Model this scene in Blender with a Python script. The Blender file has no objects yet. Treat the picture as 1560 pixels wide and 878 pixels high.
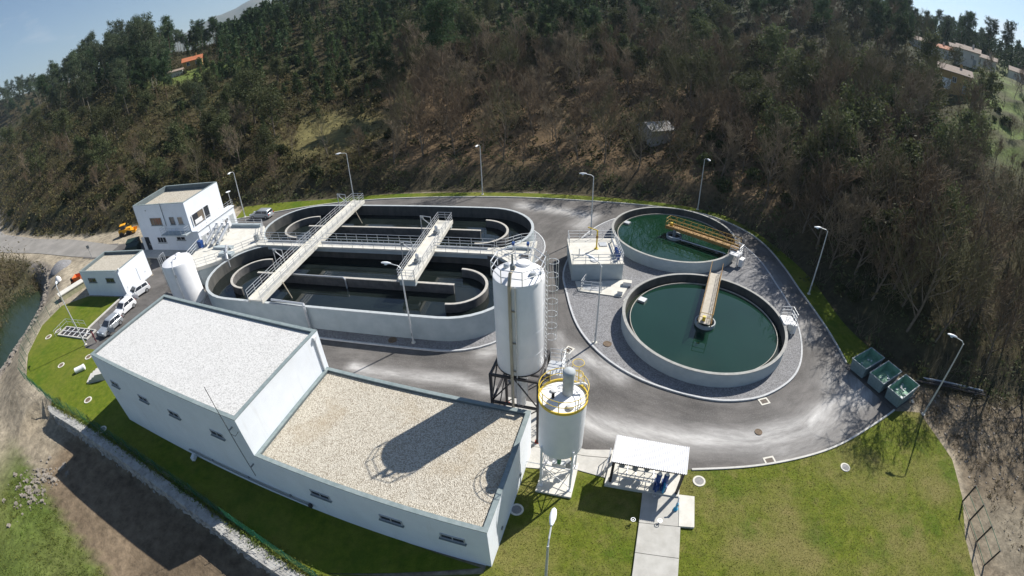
import bpy, bmesh, math, random
import numpy as np
from mathutils import Matrix, Vector
PI = math.pi
random.seed(7); rng = np.random.default_rng(11)
sc = bpy.context.scene
COL = sc.collection

# ------------------------------------------------------------------ camera (wide fisheye drone lens)
CAM_H, PITCH, ROLL = 27.504, 0.562737, -0.031175
LENS_F, LENS_K = 730.5935 / 1560.0 * 36.0, 0.02337            # mm; r = f (t + k t^3)
cd = bpy.data.cameras.new('camera'); cam = bpy.data.objects.new('camera', cd); COL.objects.link(cam); sc.camera = cam
cd.type = 'PANO'; cd.sensor_fit = 'HORIZONTAL'; cd.sensor_width = 36.0; cd.clip_start = 0.1; cd.clip_end = 9000
cy = cd if hasattr(cd, 'panorama_type') else cd.cycles
cy.panorama_type = 'FISHEYE_LENS_POLYNOMIAL'; cy.fisheye_fov = math.radians(200)
_t = np.linspace(0, 1.3, 400); _r = LENS_F * (_t + LENS_K * _t ** 3)
_co = np.linalg.lstsq(np.stack([_r, _r ** 2, _r ** 3, _r ** 4], 1), _t, rcond=None)[0]
cy.fisheye_polynomial_k0 = 0.0
for _i in range(4): setattr(cy, 'fisheye_polynomial_k%d' % (_i + 1), -float(_co[_i]))
_fw = np.array([0, math.cos(PITCH), -math.sin(PITCH)]); _u = np.array([0, math.sin(PITCH), math.cos(PITCH)]); _x = np.array([1.0, 0, 0])
_r2 = math.cos(ROLL) * _x + math.sin(ROLL) * _u; _u2 = -math.sin(ROLL) * _x + math.cos(ROLL) * _u
cam.matrix_world = Matrix(((_r2[0], _u2[0], -_fw[0], 0), (_r2[1], _u2[1], -_fw[1], 0), (_r2[2], _u2[2], -_fw[2], CAM_H), (0, 0, 0, 1)))

# ------------------------------------------------------------------ sky and sun
SUN_AZ, SUN_EL = 0.87, math.radians(43.0)                     # azimuth from +Y towards +X
world = bpy.data.worlds.new('World'); sc.world = world; world.use_nodes = True
nt = world.node_tree; nt.nodes.clear()
o_ = nt.nodes.new('ShaderNodeOutputWorld'); bg = nt.nodes.new('ShaderNodeBackground'); sky = nt.nodes.new('ShaderNodeTexSky')
sky.sky_type = 'NISHITA'; sky.sun_disc = False; sky.sun_elevation = SUN_EL; sky.sun_rotation = SUN_AZ
sky.altitude = 300; sky.air_density = 1.0; sky.dust_density = 0.3; sky.ozone_density = 3.0
tc = nt.nodes.new('ShaderNodeTexCoord'); mp = nt.nodes.new('ShaderNodeMapping'); mp.inputs['Scale'].default_value = (1.0, 1.0, 3.0); mp.inputs['Location'].default_value = (0.0, 2.6, 1.1)
nz = nt.nodes.new('ShaderNodeTexNoise'); nz.inputs['Scale'].default_value = 3.4; nz.inputs['Detail'].default_value = 8; nz.inputs['Roughness'].default_value = 0.55
rp = nt.nodes.new('ShaderNodeValToRGB'); rp.color_ramp.elements[0].position = 0.575; rp.color_ramp.elements[1].position = 0.74
rp.color_ramp.elements[1].color = (0.75, 0.75, 0.75, 1)
mx = nt.nodes.new('ShaderNodeMix'); mx.data_type = 'RGBA'; mx.inputs[7].default_value = (7.5, 7.8, 8.2, 1)
nt.links.new(tc.outputs['Generated'], mp.inputs[0]); nt.links.new(mp.outputs[0], nz.inputs['Vector']); nt.links.new(nz.outputs['Fac'], rp.inputs[0])
nt.links.new(rp.outputs[0], mx.inputs[0]); nt.links.new(sky.outputs[0], mx.inputs[6]); nt.links.new(mx.outputs[2], bg.inputs[0])
bg.inputs[1].default_value = 0.068; nt.links.new(bg.outputs[0], o_.inputs[0])
sl = bpy.data.lights.new('sun', 'SUN'); sl.energy = 5.0; sl.angle = math.radians(0.53); sl.color = (1.0, 0.95, 0.87)
sun = bpy.data.objects.new('sun', sl); COL.objects.link(sun)
_sd = Vector((math.sin(SUN_AZ) * math.cos(SUN_EL), math.cos(SUN_AZ) * math.cos(SUN_EL), math.sin(SUN_EL)))
sun.rotation_euler = (-_sd).to_track_quat('-Z', 'Y').to_euler(); sun.location = _sd * 300
vs = sc.view_settings; vs.view_transform = 'Standard'; vs.look = 'None'; vs.exposure = 0.6; vs.gamma = 1.0; vs.use_curve_mapping = False
sc.cycles.max_bounces = 6; sc.cycles.diffuse_bounces = 3; sc.cycles.glossy_bounces = 3; sc.cycles.transparent_max_bounces = 6
sc.cycles.caustics_reflective = False; sc.cycles.caustics_refractive = False; sc.cycles.use_denoising = True

# ------------------------------------------------------------------ materials
MATS = {}
def mat(name, c1, c2=None, scale=4.0, rough=0.8, bump=0.0, bscale=None, metal=0.0, spec=0.4, vor=False, stretch=None, c3=None, lo=0.35, hi=0.65, world_co=False, detail=6):
    m = bpy.data.materials.new(name); m.use_nodes = True; t = m.node_tree; b = t.nodes['Principled BSDF']
    b.inputs['Roughness'].default_value = rough; b.inputs['Metallic'].default_value = metal; b.inputs['Specular IOR Level'].default_value = spec
    c1 = (*c1, 1); b.inputs['Base Color'].default_value = c1
    if world_co: co = t.nodes.new('ShaderNodeNewGeometry').outputs['Position']
    else: co = t.nodes.new('ShaderNodeTexCoord').outputs['Object']
    if stretch:
        mm = t.nodes.new('ShaderNodeMapping'); mm.inputs['Scale'].default_value = stretch; t.links.new(co, mm.inputs[0]); co = mm.outputs[0]
    fac = None
    if c2:
        if vor:
            n = t.nodes.new('ShaderNodeTexVoronoi'); n.inputs['Scale'].default_value = scale; n.inputs['Randomness'].default_value = 1
            sp = t.nodes.new('ShaderNodeSeparateColor'); t.links.new(n.outputs['Color'], sp.inputs[0]); fac = sp.outputs[0]
        else:
            n = t.nodes.new('ShaderNodeTexNoise'); n.inputs['Scale'].default_value = scale; n.inputs['Detail'].default_value = detail; n.inputs['Roughness'].default_value = 0.62; fac = n.outputs['Fac']
        t.links.new(co, n.inputs['Vector'])
        r = t.nodes.new('ShaderNodeValToRGB'); r.color_ramp.elements[0].position = lo; r.color_ramp.elements[1].position = hi
        r.color_ramp.elements[0].color = c1; r.color_ramp.elements[1].color = (*c2, 1)
        if c3:
            e = r.color_ramp.elements.new((lo + hi) / 2); e.color = (*c3, 1)
        t.links.new(fac, r.inputs[0]); t.links.new(r.outputs[0], b.inputs['Base Color'])
    if bump:
        if vor: n2 = t.nodes.new('ShaderNodeTexVoronoi'); n2.inputs['Scale'].default_value = bscale or scale; out = n2.outputs['Distance']
        else: n2 = t.nodes.new('ShaderNodeTexNoise'); n2.inputs['Scale'].default_value = bscale or scale * 4; n2.inputs['Detail'].default_value = 4; out = n2.outputs['Fac']
        t.links.new(co, n2.inputs['Vector']); bp = t.nodes.new('ShaderNodeBump'); bp.inputs['Strength'].default_value = bump; bp.inputs['Distance'].default_value = 0.05
        t.links.new(out, bp.inputs['Height']); t.links.new(bp.outputs[0], b.inputs['Normal'])
    MATS[name] = m; return m

def layer_noise(m, scale, col, lo, hi, amount=1.0, stretch=None, world_co=True):
    """lay a stain of colour col over material m where a noise is high"""
    t = m.node_tree; b = t.nodes['Principled BSDF']; inp = b.inputs['Base Color']
    co = t.nodes.new('ShaderNodeNewGeometry').outputs['Position'] if world_co else t.nodes.new('ShaderNodeTexCoord').outputs['Object']
    if stretch:
        mm = t.nodes.new('ShaderNodeMapping'); mm.inputs['Scale'].default_value = stretch; t.links.new(co, mm.inputs[0]); co = mm.outputs[0]
    n = t.nodes.new('ShaderNodeTexNoise'); n.inputs['Scale'].default_value = scale; n.inputs['Detail'].default_value = 7; n.inputs['Roughness'].default_value = 0.6
    t.links.new(co, n.inputs['Vector'])
    mr = t.nodes.new('ShaderNodeMapRange'); mr.inputs[1].default_value = lo; mr.inputs[2].default_value = hi; mr.inputs[4].default_value = amount
    t.links.new(n.outputs['Fac'], mr.inputs[0])
    mxx = t.nodes.new('ShaderNodeMix'); mxx.data_type = 'RGBA'; mxx.inputs[7].default_value = (*col, 1)
    if inp.is_linked: t.links.new(inp.links[0].from_socket, mxx.inputs[6])
    else: mxx.inputs[6].default_value = inp.default_value
    t.links.new(mr.outputs[0], mxx.inputs[0]); t.links.new(mxx.outputs[2], inp); return m

mat('white_wall', (0.78, 0.82, 0.87), (0.73, 0.77, 0.825), 0.7, 0.85, 0.03, 30)
layer_noise(MATS['white_wall'], 1.6, (0.60, 0.61, 0.61), 0.58, 0.82, 0.55, (1, 1, 0.12)); layer_noise(MATS['white_wall'], 0.35, (0.66, 0.68, 0.70), 0.5, 0.75, 0.5)
mat('white_paint', (0.80, 0.80, 0.81), (0.74, 0.745, 0.76), 1.2, 0.45)
layer_noise(MATS['white_paint'], 2.2, (0.6, 0.6, 0.58), 0.6, 0.9, 0.35, (1, 1, 0.15))
mat('coping', (0.17, 0.215, 0.22), (0.24, 0.285, 0.29), 3, 0.5)
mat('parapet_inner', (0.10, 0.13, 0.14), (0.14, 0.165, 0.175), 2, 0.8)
mat('roof_white_gravel', (0.34, 0.34, 0.335), (0.60, 0.597, 0.588), 17, 0.9, 0.5, 20, vor=True, lo=0.0, hi=0.5)
layer_noise(MATS['roof_white_gravel'], 0.5, (0.40, 0.395, 0.385), 0.55, 0.8, 0.35)
mat('roof_beige_gravel', (0.25, 0.215, 0.165), (0.60, 0.56, 0.475), 18, 0.9, 0.8, 18, vor=True, lo=0.0, hi=0.9)
layer_noise(MATS['roof_beige_gravel'], 0.22, (0.34, 0.265, 0.165), 0.52, 0.70, 0.5); layer_noise(MATS['roof_beige_gravel'], 1.1, (0.52, 0.50, 0.44), 0.58, 0.75, 0.4)
mat('concrete', (0.42, 0.41, 0.38), (0.53, 0.515, 0.48), 1.4, 0.9, 0.06, 40)
layer_noise(MATS['concrete'], 0.45, (0.42, 0.38, 0.30), 0.6, 0.85, 0.45)
mat('deck_concrete', (0.54, 0.525, 0.47), (0.65, 0.63, 0.575), 1.2, 0.9, 0.05, 40)
layer_noise(MATS['deck_concrete'], 0.9, (0.5, 0.47, 0.40), 0.58, 0.8, 0.5)
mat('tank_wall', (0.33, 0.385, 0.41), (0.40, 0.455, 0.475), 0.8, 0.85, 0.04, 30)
layer_noise(MATS['tank_wall'], 1.5, (0.33, 0.36, 0.36), 0.58, 0.85, 0.5, (1, 1, 0.15))
mat('tank_rim', (0.44, 0.475, 0.49), (0.36, 0.39, 0.40), 2.5, 0.8)
mat('clar_rim', (0.27, 0.27, 0.255), (0.36, 0.36, 0.34), 2.5, 0.85)
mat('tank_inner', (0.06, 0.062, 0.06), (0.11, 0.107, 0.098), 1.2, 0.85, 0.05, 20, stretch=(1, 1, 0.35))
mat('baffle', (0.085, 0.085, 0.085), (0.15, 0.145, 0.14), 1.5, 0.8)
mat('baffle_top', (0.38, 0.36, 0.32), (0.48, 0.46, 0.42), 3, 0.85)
mat('galvanised', (0.50, 0.52, 0.54), (0.60, 0.62, 0.64), 6, 0.42, metal=0.55)
mat('pole_grey', (0.52, 0.54, 0.55), (0.60, 0.62, 0.63), 6, 0.5, metal=0.3)
mat('lamp_white', (0.78, 0.80, 0.82), rough=0.35)
mat('lamp_glass', (0.45, 0.55, 0.62), rough=0.1)
mat('black_steel', (0.022, 0.022, 0.026), (0.05, 0.045, 0.045), 8, 0.55)
mat('dark_pipe', (0.33, 0.29, 0.22), (0.45, 0.40, 0.31), 3, 0.5, stretch=(1, 1, 0.3))
mat('yellow_paint', (0.72, 0.52, 0.04), (0.60, 0.42, 0.05), 5, 0.5)
mat('ochre_steel', (0.36, 0.21, 0.06), (0.25, 0.135, 0.04), 4, 0.65)
mat('ochre_deck', (0.37, 0.34, 0.28), (0.46, 0.42, 0.36), 3, 0.8)
mat('blue_paint', (0.015, 0.055, 0.20), (0.03, 0.085, 0.28), 6, 0.4)
mat('cyan_paint', (0.03, 0.32, 0.52), rough=0.4)
mat('green_paint', (0.03, 0.16, 0.08), rough=0.5)
mat('red_rust', (0.30, 0.045, 0.02), (0.20, 0.03, 0.02), 8, 0.7)
mat('skip_out', (0.13, 0.20, 0.22), (0.20, 0.27, 0.29), 3, 0.55)
mat('skip_in', (0.14, 0.29, 0.20), (0.24, 0.42, 0.31), 1.5, 0.7)
layer_noise(MATS['skip_in'], 1.7, (0.42, 0.46, 0.38), 0.6, 0.75, 0.6)
mat('glass_dark', (0.03, 0.035, 0.045), rough=0.08, spec=0.6)
mat('glass_warm', (0.16, 0.13, 0.10), rough=0.1, spec=0.6)
mat('frame_grey', (0.22, 0.24, 0.25), rough=0.5)
mat('frame_light', (0.42, 0.44, 0.46), rough=0.5)
mat('bridge_yellow', (0.46, 0.30, 0.06), (0.36, 0.22, 0.05), 4, 0.6)
mat('frame_white', (0.72, 0.73, 0.74), rough=0.5)
mat('door_white', (0.68, 0.69, 0.70), (0.62, 0.63, 0.65), 3, 0.5)
mat('rubber', (0.015, 0.015, 0.016), rough=0.85)
mat('car_white', (0.72, 0.73, 0.75), rough=0.22, spec=0.6)
mat('car_silver', (0.42, 0.45, 0.48), rough=0.25, metal=0.4, spec=0.6)
mat('car_interior', (0.03, 0.03, 0.045), rough=0.9)
mat('rim_alloy', (0.45, 0.46, 0.48), rough=0.35, metal=0.7)
mat('tail_red', (0.35, 0.01, 0.01), rough=0.25)
mat('headlight', (0.6, 0.65, 0.7), rough=0.1)
mat('cover_iron', (0.10, 0.075, 0.05), (0.17, 0.12, 0.08), 8, 0.8)
mat('cover_grey', (0.20, 0.20, 0.20), (0.27, 0.265, 0.26), 8, 0.8)
mat('cover_ring', (0.66, 0.64, 0.57), (0.54, 0.52, 0.46), 5, 0.9)
mat('orange_paint', (0.62, 0.15, 0.04), rough=0.6)
mat('amber_paint', (0.75, 0.36, 0.02), rough=0.5)
mat('tarp_olive', (0.40, 0.38, 0.24), (0.28, 0.28, 0.18), 2, 0.9)
mat('bin_green', (0.012, 0.03, 0.026), rough=0.6)
mat('roof_tile', (0.48, 0.17, 0.075), (0.34, 0.11, 0.05), 3, 0.85)
mat('roof_tile_old', (0.33, 0.26, 0.21), (0.24, 0.185, 0.15), 2, 0.9)
mat('house_ochre', (0.40, 0.27, 0.11), (0.34, 0.22, 0.09), 1, 0.9)
mat('house_white', (0.58, 0.56, 0.52), (0.50, 0.48, 0.44), 1, 0.9)
mat('shed_sheet', (0.36, 0.355, 0.34), (0.25, 0.245, 0.235), 1.2, 0.8)
mat('fence_green', (0.012, 0.10, 0.055), rough=0.5)
mat('wire_dark', (0.02, 0.035, 0.03), rough=0.7)
mat('stone', (0.27, 0.265, 0.25), (0.42, 0.415, 0.395), 1.3, 0.95, 0.2, 12)
mat('rock_bank', (0.17, 0.15, 0.125), (0.28, 0.25, 0.215), 1.3, 0.95, 0.2, 10)
mat('bark_pine', (0.085, 0.055, 0.035), (0.13, 0.085, 0.055), 5, 0.95)
mat('bark_pale', (0.30, 0.27, 0.22), (0.18, 0.15, 0.115), 3, 0.95)
mat('bark_grey', (0.185, 0.155, 0.12), (0.11, 0.09, 0.07), 3, 0.95)
mat('twigs', (0.165, 0.118, 0.072), (0.10, 0.072, 0.045), 1.0, 0.95)
mat('twigs_pale', (0.25, 0.20, 0.135), (0.16, 0.13, 0.085), 1.0, 0.95)
mat('twigs_olive', (0.13, 0.12, 0.055), (0.085, 0.078, 0.038), 1.0, 0.95)
def leafmat(name, c1, c2, scale=0.7):
    m = mat(name, c1, c2, scale, 0.75, spec=0.25); t = m.node_tree; b = t.nodes['Principled BSDF']
    oi = t.nodes.new('ShaderNodeObjectInfo'); hs = t.nodes.new('ShaderNodeHueSaturation')
    mr = t.nodes.new('ShaderNodeMapRange'); mr.inputs[3].default_value = 0.72; mr.inputs[4].default_value = 1.3; t.links.new(oi.outputs['Random'], mr.inputs[0]); t.links.new(mr.outputs[0], hs.inputs['Value'])
    mr2 = t.nodes.new('ShaderNodeMapRange'); mr2.inputs[3].default_value = 0.485; mr2.inputs[4].default_value = 0.515; t.links.new(oi.outputs['Random'], mr2.inputs[0]); t.links.new(mr2.outputs[0], hs.inputs['Hue'])
    t.links.new(b.inputs['Base Color'].links[0].from_socket, hs.inputs['Color'])
    t.links.new(hs.outputs[0], b.inputs['Base Color'])
    tr = t.nodes.new('ShaderNodeBsdfTranslucent'); t.links.new(hs.outputs[0], tr.inputs[0]); mxs = t.nodes.new('ShaderNodeMixShader'); mxs.inputs[0].default_value = 0.3
    out = t.nodes['Material Output']; t.links.new(b.outputs[0], mxs.inputs[1]); t.links.new(tr.outputs[0], mxs.inputs[2]); t.links.new(mxs.outputs[0], out.inputs[0]); return m
leafmat('pine_needles', (0.030, 0.060, 0.026), (0.062, 0.096, 0.038))
leafmat('euca_leaves', (0.055, 0.082, 0.045), (0.095, 0.120, 0.060))
leafmat('oak_leaves', (0.055, 0.070, 0.030), (0.100, 0.112, 0.045))
leafmat('bush_leaves', (0.034, 0.050, 0.018), (0.070, 0.085, 0.030))
leafmat('young_needles', (0.040, 0.072, 0.026), (0.082, 0.112, 0.038))
leafmat('heath_leaves', (0.074, 0.058, 0.021), (0.056, 0.080, 0.026), 0.12)
leafmat('reed_leaves', (0.125, 0.096, 0.044), (0.070, 0.070, 0.028), 0.2)
leafmat('lawn_blade', (0.112, 0.132, 0.018), (0.195, 0.182, 0.052), 0.5)
leafmat('grass_tuft', (0.10, 0.16, 0.025), (0.16, 0.17, 0.04), 0.3)

# ------------------------------------------------------------------ mesh builder
class MB:
    def __init__(s): s.v = []; s.f = []
    def quadmesh(s, v, f):
        n = len(s.v); s.v += [tuple(p) for p in v]; s.f += [tuple(i + n for i in q) for q in f]; return s
    def box(s, c, d, rz=0.0, tilt=None):
        x, y, z = d[0] / 2, d[1] / 2, d[2] / 2; P = []
        for sx, sy, sz in ((-1, -1, -1), (1, -1, -1), (1, 1, -1), (-1, 1, -1), (-1, -1, 1), (1, -1, 1), (1, 1, 1), (-1, 1, 1)):
            a, b = sx * x, sy * y; P.append((c[0] + a * math.cos(rz) - b * math.sin(rz), c[1] + a * math.sin(rz) + b * math.cos(rz), c[2] + sz * z))
        return s.quadmesh(P, [(3, 2, 1, 0), (4, 5, 6, 7), (0, 1, 5, 4), (1, 2, 6, 5), (2, 3, 7, 6), (3, 0, 4, 7)])
    def bx(s, x0, x1, y0, y1, z0, z1): return s.box(((x0 + x1) / 2, (y0 + y1) / 2, (z0 + z1) / 2), (x1 - x0, y1 - y0, z1 - z0))
    def prism(s, poly, z0, z1):
        n = len(poly); P = [(p[0], p[1], z0) for p in poly] + [(p[0], p[1], z1) for p in poly]
        a = sum(poly[i][0] * poly[(i + 1) % n][1] - poly[(i + 1) % n][0] * poly[i][1] for i in range(n))
        F = [tuple(range(n - 1, -1, -1)), tuple(range(n, 2 * n))] + [(i, (i + 1) % n, n + (i + 1) % n, n + i) for i in range(n)]
        if a < 0: F = [tuple(reversed(q)) for q in F]
        return s.quadmesh(P, F)
    def sheet(s, poly, z):
        n = len(poly); a = sum(poly[i][0] * poly[(i + 1) % n][1] - poly[(i + 1) % n][0] * poly[i][1] for i in range(n))
        P = list(poly) if a > 0 else list(reversed(poly)); return s.quadmesh([(p[0], p[1], z) for p in P], [tuple(range(n))])
    def tube(s, p, q, r, n=6, r2=None, cap=True):
        p, q = Vector(p), Vector(q); d = (q - p)
        if d.length < 1e-6: return s
        d.normalize(); a = d.orthogonal().normalized(); b = d.cross(a); r2 = r if r2 is None else r2
        P = [p + (a * math.cos(2 * PI * i / n) + b * math.sin(2 * PI * i / n)) * r for i in range(n)] + [q + (a * math.cos(2 * PI * i / n) + b * math.sin(2 * PI * i / n)) * r2 for i in range(n)]
        F = [(i, (i + 1) % n, n + (i + 1) % n, n + i) for i in range(n)]
        if cap: F += [tuple(range(n - 1, -1, -1)), tuple(range(n, 2 * n))]
        return s.quadmesh(P, F)
    def path(s, pts, r, n=6, closed=False):
        for i in range(len(pts) - (0 if closed else 1)): s.tube(pts[i], pts[(i + 1) % len(pts)], r, n)
        return s
    def lathe(s, prof, c=(0, 0, 0), n=32):
        k = len(prof); P = []; F = []
        for r, z in prof:
            for i in range(n): P.append((c[0] + r * math.cos(2 * PI * i / n), c[1] + r * math.sin(2 * PI * i / n), c[2] + z))
        for j in range(k - 1):
            for i in range(n): F.append((j * n + i, j * n + (i + 1) % n, (j + 1) * n + (i + 1) % n, (j + 1) * n + i))
        if prof[0][0] > 1e-4: F.append(tuple(range(n - 1, -1, -1)))
        if prof[-1][0] > 1e-4: F.append(tuple((k - 1) * n + i for i in range(n)))
        return s.quadmesh(P, F)
    def disc(s, r, z, n=64): return s.sheet([(r * math.cos(2 * PI * i / n), r * math.sin(2 * PI * i / n)) for i in range(n)], z)
    def ring(s, c, ro, ri, z0, z1, n=64):
        P = []; F = []
        for r, z in ((ro, z0), (ro, z1), (ri, z1), (ri, z0)):
            for i in range(n): P.append((c[0] + r * math.cos(2 * PI * i / n), c[1] + r * math.sin(2 * PI * i / n), z))
        for j in range(4):
            for i in range(n): F.append((j * n + i, j * n + (i + 1) % n, ((j + 1) % 4) * n + (i + 1) % n, ((j + 1) % 4) * n + i))
        return s.quadmesh(P, F)
    def strip(s, pts, w, z0, z1, closed=False, off=0.0):
        """a wall of width w swept along a polyline; off shifts it sideways (left positive)"""
        L, Rr = offset(pts, off + w / 2, closed), offset(pts, off - w / 2, closed); n = len(pts)
        P = []
        zz0 = z0 if hasattr(z0, '__len__') else [z0] * n; zz1 = z1 if hasattr(z1, '__len__') else [z1] * n
        for i in range(n): P += [(*Rr[i], zz0[i]), (*Rr[i], zz1[i]), (*L[i], zz1[i]), (*L[i], zz0[i])]
        F = []
        for i in range(n if closed else n - 1):
            a, b = 4 * i, 4 * ((i + 1) % n)
            for k in range(4): F.append((a + k, b + k, b + (k + 1) % 4, a + (k + 1) % 4)[::-1])
        if not closed: F += [(0, 1, 2, 3)[::-1], tuple(4 * (n - 1) + k for k in range(4))]
        return s.quadmesh(P, F)
    def mesh(s, name, m, smooth=None):
        me = bpy.data.meshes.new(name); me.from_pydata(s.v, [], s.f); me.update()
        if m: me.materials.append(MATS[m] if isinstance(m, str) else m)
        if smooth is not None:
            me.polygons.foreach_set('use_smooth', [True] * len(me.polygons)); me.set_sharp_from_angle(angle=math.radians(smooth))
        return me
    def build(s, name, m, parent=None, smooth=None, loc=None, rz=0.0):
        return link(name, s.mesh(name, m, smooth), parent, loc, rz)

def offset(pts, d, closed=False):
    n = len(pts); out = []
    for i in range(n):
        a = pts[i - 1] if (i > 0 or closed) else None; b = pts[i]; c = pts[(i + 1) % n] if (i < n - 1 or closed) else None
        ds = []
        for p, q in ((a, b), (b, c)):
            if p is None or q is None: continue
            dx, dy = q[0] - p[0], q[1] - p[1]; l = math.hypot(dx, dy) or 1; ds.append((-dy / l, dx / l))
        nx = sum(e[0] for e in ds); ny = sum(e[1] for e in ds); l = math.hypot(nx, ny) or 1; nx /= l; ny /= l
        k = 1 / max(0.4, nx * ds[0][0] + ny * ds[0][1]); out.append((b[0] + nx * d * k, b[1] + ny * d * k))
    return out
def smooth_path(pts, k=6, closed=False):
    n = len(pts); out = []
    for i in range(n if closed else n - 1):
        p0 = pts[(i - 1) % n] if (closed or i > 0) else pts[i]; p1 = pts[i]; p2 = pts[(i + 1) % n]; p3 = pts[(i + 2) % n] if (closed or i < n - 2) else p2
        for j in range(k):
            t = j / k
            out.append(tuple(0.5 * (2 * p1[m] + (p2[m] - p0[m]) * t + (2 * p0[m] - 5 * p1[m] + 4 * p2[m] - p3[m]) * t * t + (3 * p1[m] - p0[m] - 3 * p2[m] + p3[m]) * t ** 3) for m in range(len(p1))))
    if not closed: out.append(tuple(pts[-1]))
    return out
def link(name, me, parent=None, loc=None, rz=0.0):
    o = bpy.data.objects.new(name, me); COL.objects.link(o)
    if parent: o.parent = parent
    if loc: o.location = loc
    if rz: o.rotation_euler = (0, 0, rz)
    return o
def tag(o, label=None, cat=None, group=None, kind=None):
    if label: o['label'] = label
    if cat: o['category'] = cat
    if group: o['group'] = group
    if kind: o['kind'] = kind
    return o
def thing(name, label, cat, loc=(0, 0, 0), rz=0.0, group=None):
    o = bpy.data.objects.new(name, None); COL.objects.link(o); o.location = loc; o.rotation_euler = (0, 0, rz); o.empty_display_size = 0.3
    return tag(o, label, cat, group)
def struct(name, mb, m, smooth=None, label=None): return tag(mb.build(name, m, None, smooth), label, kind='structure')
_postmesh = {}
def railing(parent, pts, m='galvanised', h=1.1, gap=1.6, closed=False, r=0.028, mid=2, name='handrail', post='post'):
    """tubular guard rail along 3-D points: rails are one part, every post its own"""
    mb = MB()
    for k in range(mid + 1):
        hh = h * (k + 1) / (mid + 1); mb.path([(p[0], p[1], p[2] + hh) for p in pts], r, 5, closed)
    mb.build(name, m, parent)
    key = (h, r, m)
    if key not in _postmesh: _postmesh[key] = MB().tube((0, 0, 0), (0, 0, h), r, 5).mesh('post', m)
    n = len(pts)
    for i in range(n if closed else n - 1):
        a, b = Vector(pts[i]), Vector(pts[(i + 1) % n]); L = (b - a).length; k = max(1, round(L / gap))
        for j in range(k + (1 if (i == n - 2 and not closed) else 0)):
            link(post, _postmesh[key], parent, tuple(a + (b - a) * j / k))
# ------------------------------------------------------------------ terrain
FOOT = [(-420, 250), (-260, 135), (-167, 97), (-136, 80.6), (-109, 73.2), (-90, 69.6), (-79, 68.8), (-68, 72.0), (-58, 74.2), (-46, 75), (-19, 76.6), (3, 74.5), (23, 68.6), (32.5, 63), (35.8, 54), (36.8, 44), (36.2, 34), (37, 28), (41, 24.6), (46, 21.8), (54, 18.8), (80, 6), (130, -22), (300, -110)]
LOW = [(-420, 215), (-170, 82), (-120, 64.5), (-98, 60.5), (-82, 56.5), (-74, 51), (-69.5, 44), (-67, 37), (-63.5, 31), (-58.5, 26.4), (-47.8, 23.0), (-41.7, 21.6), (-32.8, 19.0), (-23.6, 15.8), (-16.8, 12.9), (-12.5, 11.0), (-5, 7.4), (5, 2), (20, -8), (60, -40), (200, -160)]
def sdist(X, Y, line):
    """signed distance to a polyline, positive on its left side"""
    best = np.full(X.shape, 1e9); sg = np.zeros(X.shape); par = np.zeros(X.shape)
    for i, ((x0, y0), (x1, y1)) in enumerate(zip(line[:-1], line[1:])):
        dx, dy = x1 - x0, y1 - y0; t = np.clip(((X - x0) * dx + (Y - y0) * dy) / (dx * dx + dy * dy), 0, 1)
        ex, ey = X - (x0 + t * dx), Y - (y0 + t * dy); d = np.hypot(ex, ey); s = np.sign(dx * ey - dy * ex); m = d < best
        best = np.where(m, d, best); sg = np.where(m, s, sg); par = np.where(m, i + t, par)
    return best * sg, par
def sstep(a, b, x): t = np.clip((x - a) / (b - a), 0, 1); return t * t * (3 - 2 * t)
def wob(X, Y, s): return np.sin(X / s + 1.3 * np.sin(Y / (1.7 * s))) * np.sin(Y / (0.8 * s) + 0.7) * 0.5 + 0.5 * np.sin((X + Y) / (0.6 * s)) * np.sin((X - 0.6 * Y) / (0.9 * s))
RIVER = [(-58, 5), (-69.5, 20), (-72.5, 30), (-75, 37), (-79, 45), (-86.5, 53.5), (-95, 58)]      # right bank of the river
WATER_Z = -3.4
def height(X, Y):
    X = np.asarray(X, float); Y = np.asarray(Y, float)
    d, _ = sdist(X, Y, FOOT); az = np.degrees(np.arctan2(X, Y)); D = np.hypot(X, Y)
    s1 = np.interp(az, [-60, -50, -35, 0, 30, 60], [0.60, 0.44, 0.285, 0.28, 0.285, 0.28])
    d1 = np.interp(az, [-60, -45, -30, -15, 20, 38, 46, 70], [88, 90, 100, 170, 190, 150, 95, 92])
    s2 = np.interp(az, [-60, -30, -15, 20, 38, 46, 70], [0.05, 0.04, 0.18, 0.2, 0.14, 0.10, 0.10])
    dd = np.maximum(d, 0); bank = 1.6 * sstep(0, 4.5, dd)
    h = bank + s1 * np.minimum(dd, d1) + s2 * np.clip(dd - d1, 0, 230)
    h = h + wob(X, Y, 17.0) * 1.1 * sstep(8, 40, dd) + wob(X + 31, Y - 12, 55.0) * 2.2 * sstep(25, 90, dd)
    h = h + np.where((az > 50) & (dd > 40), 0.9 * sstep(-0.25, 0.25, np.sin(dd / 2.2)), 0) * sstep(50, 53, az)
    # river side: the plant stands on a low fill
    e, par = sdist(X, Y, LOW); low = np.maximum(-e, 0)
    wide = np.where((par > 9.6) & (par < 16.5), 0.9, 7.0)
    drop = np.where(low > 0, -2.0 * sstep(0.0, 1.0, low / wide), 0)
    drop = drop + np.where(low > 0, wob(X, Y, 5.0) * 0.10 * sstep(1.5, 5, low), 0)
    rv, rp = sdist(X, Y, RIVER)                                  # left of the line (west) is water
    ins = np.where((rp < 5.95), rv, -1.0); ins = np.where(rp <= 0.02, -5.0, ins)
    river = sstep(-2.2, 2.5, rv) * (1 - sstep(8, 13, rv)) * np.where(rp < 5.98, 1, 0)
    z = np.where(d > 0, h, drop)
    z = np.where(low > 0, z * (1 - river) + (-5.2) * river, z)
    flat = (d <= 0) & (e >= 0)
    return np.where(flat, -0.06, z)
def hz(x, y): return float(height(np.array([x]), np.array([y]))[0])

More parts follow.
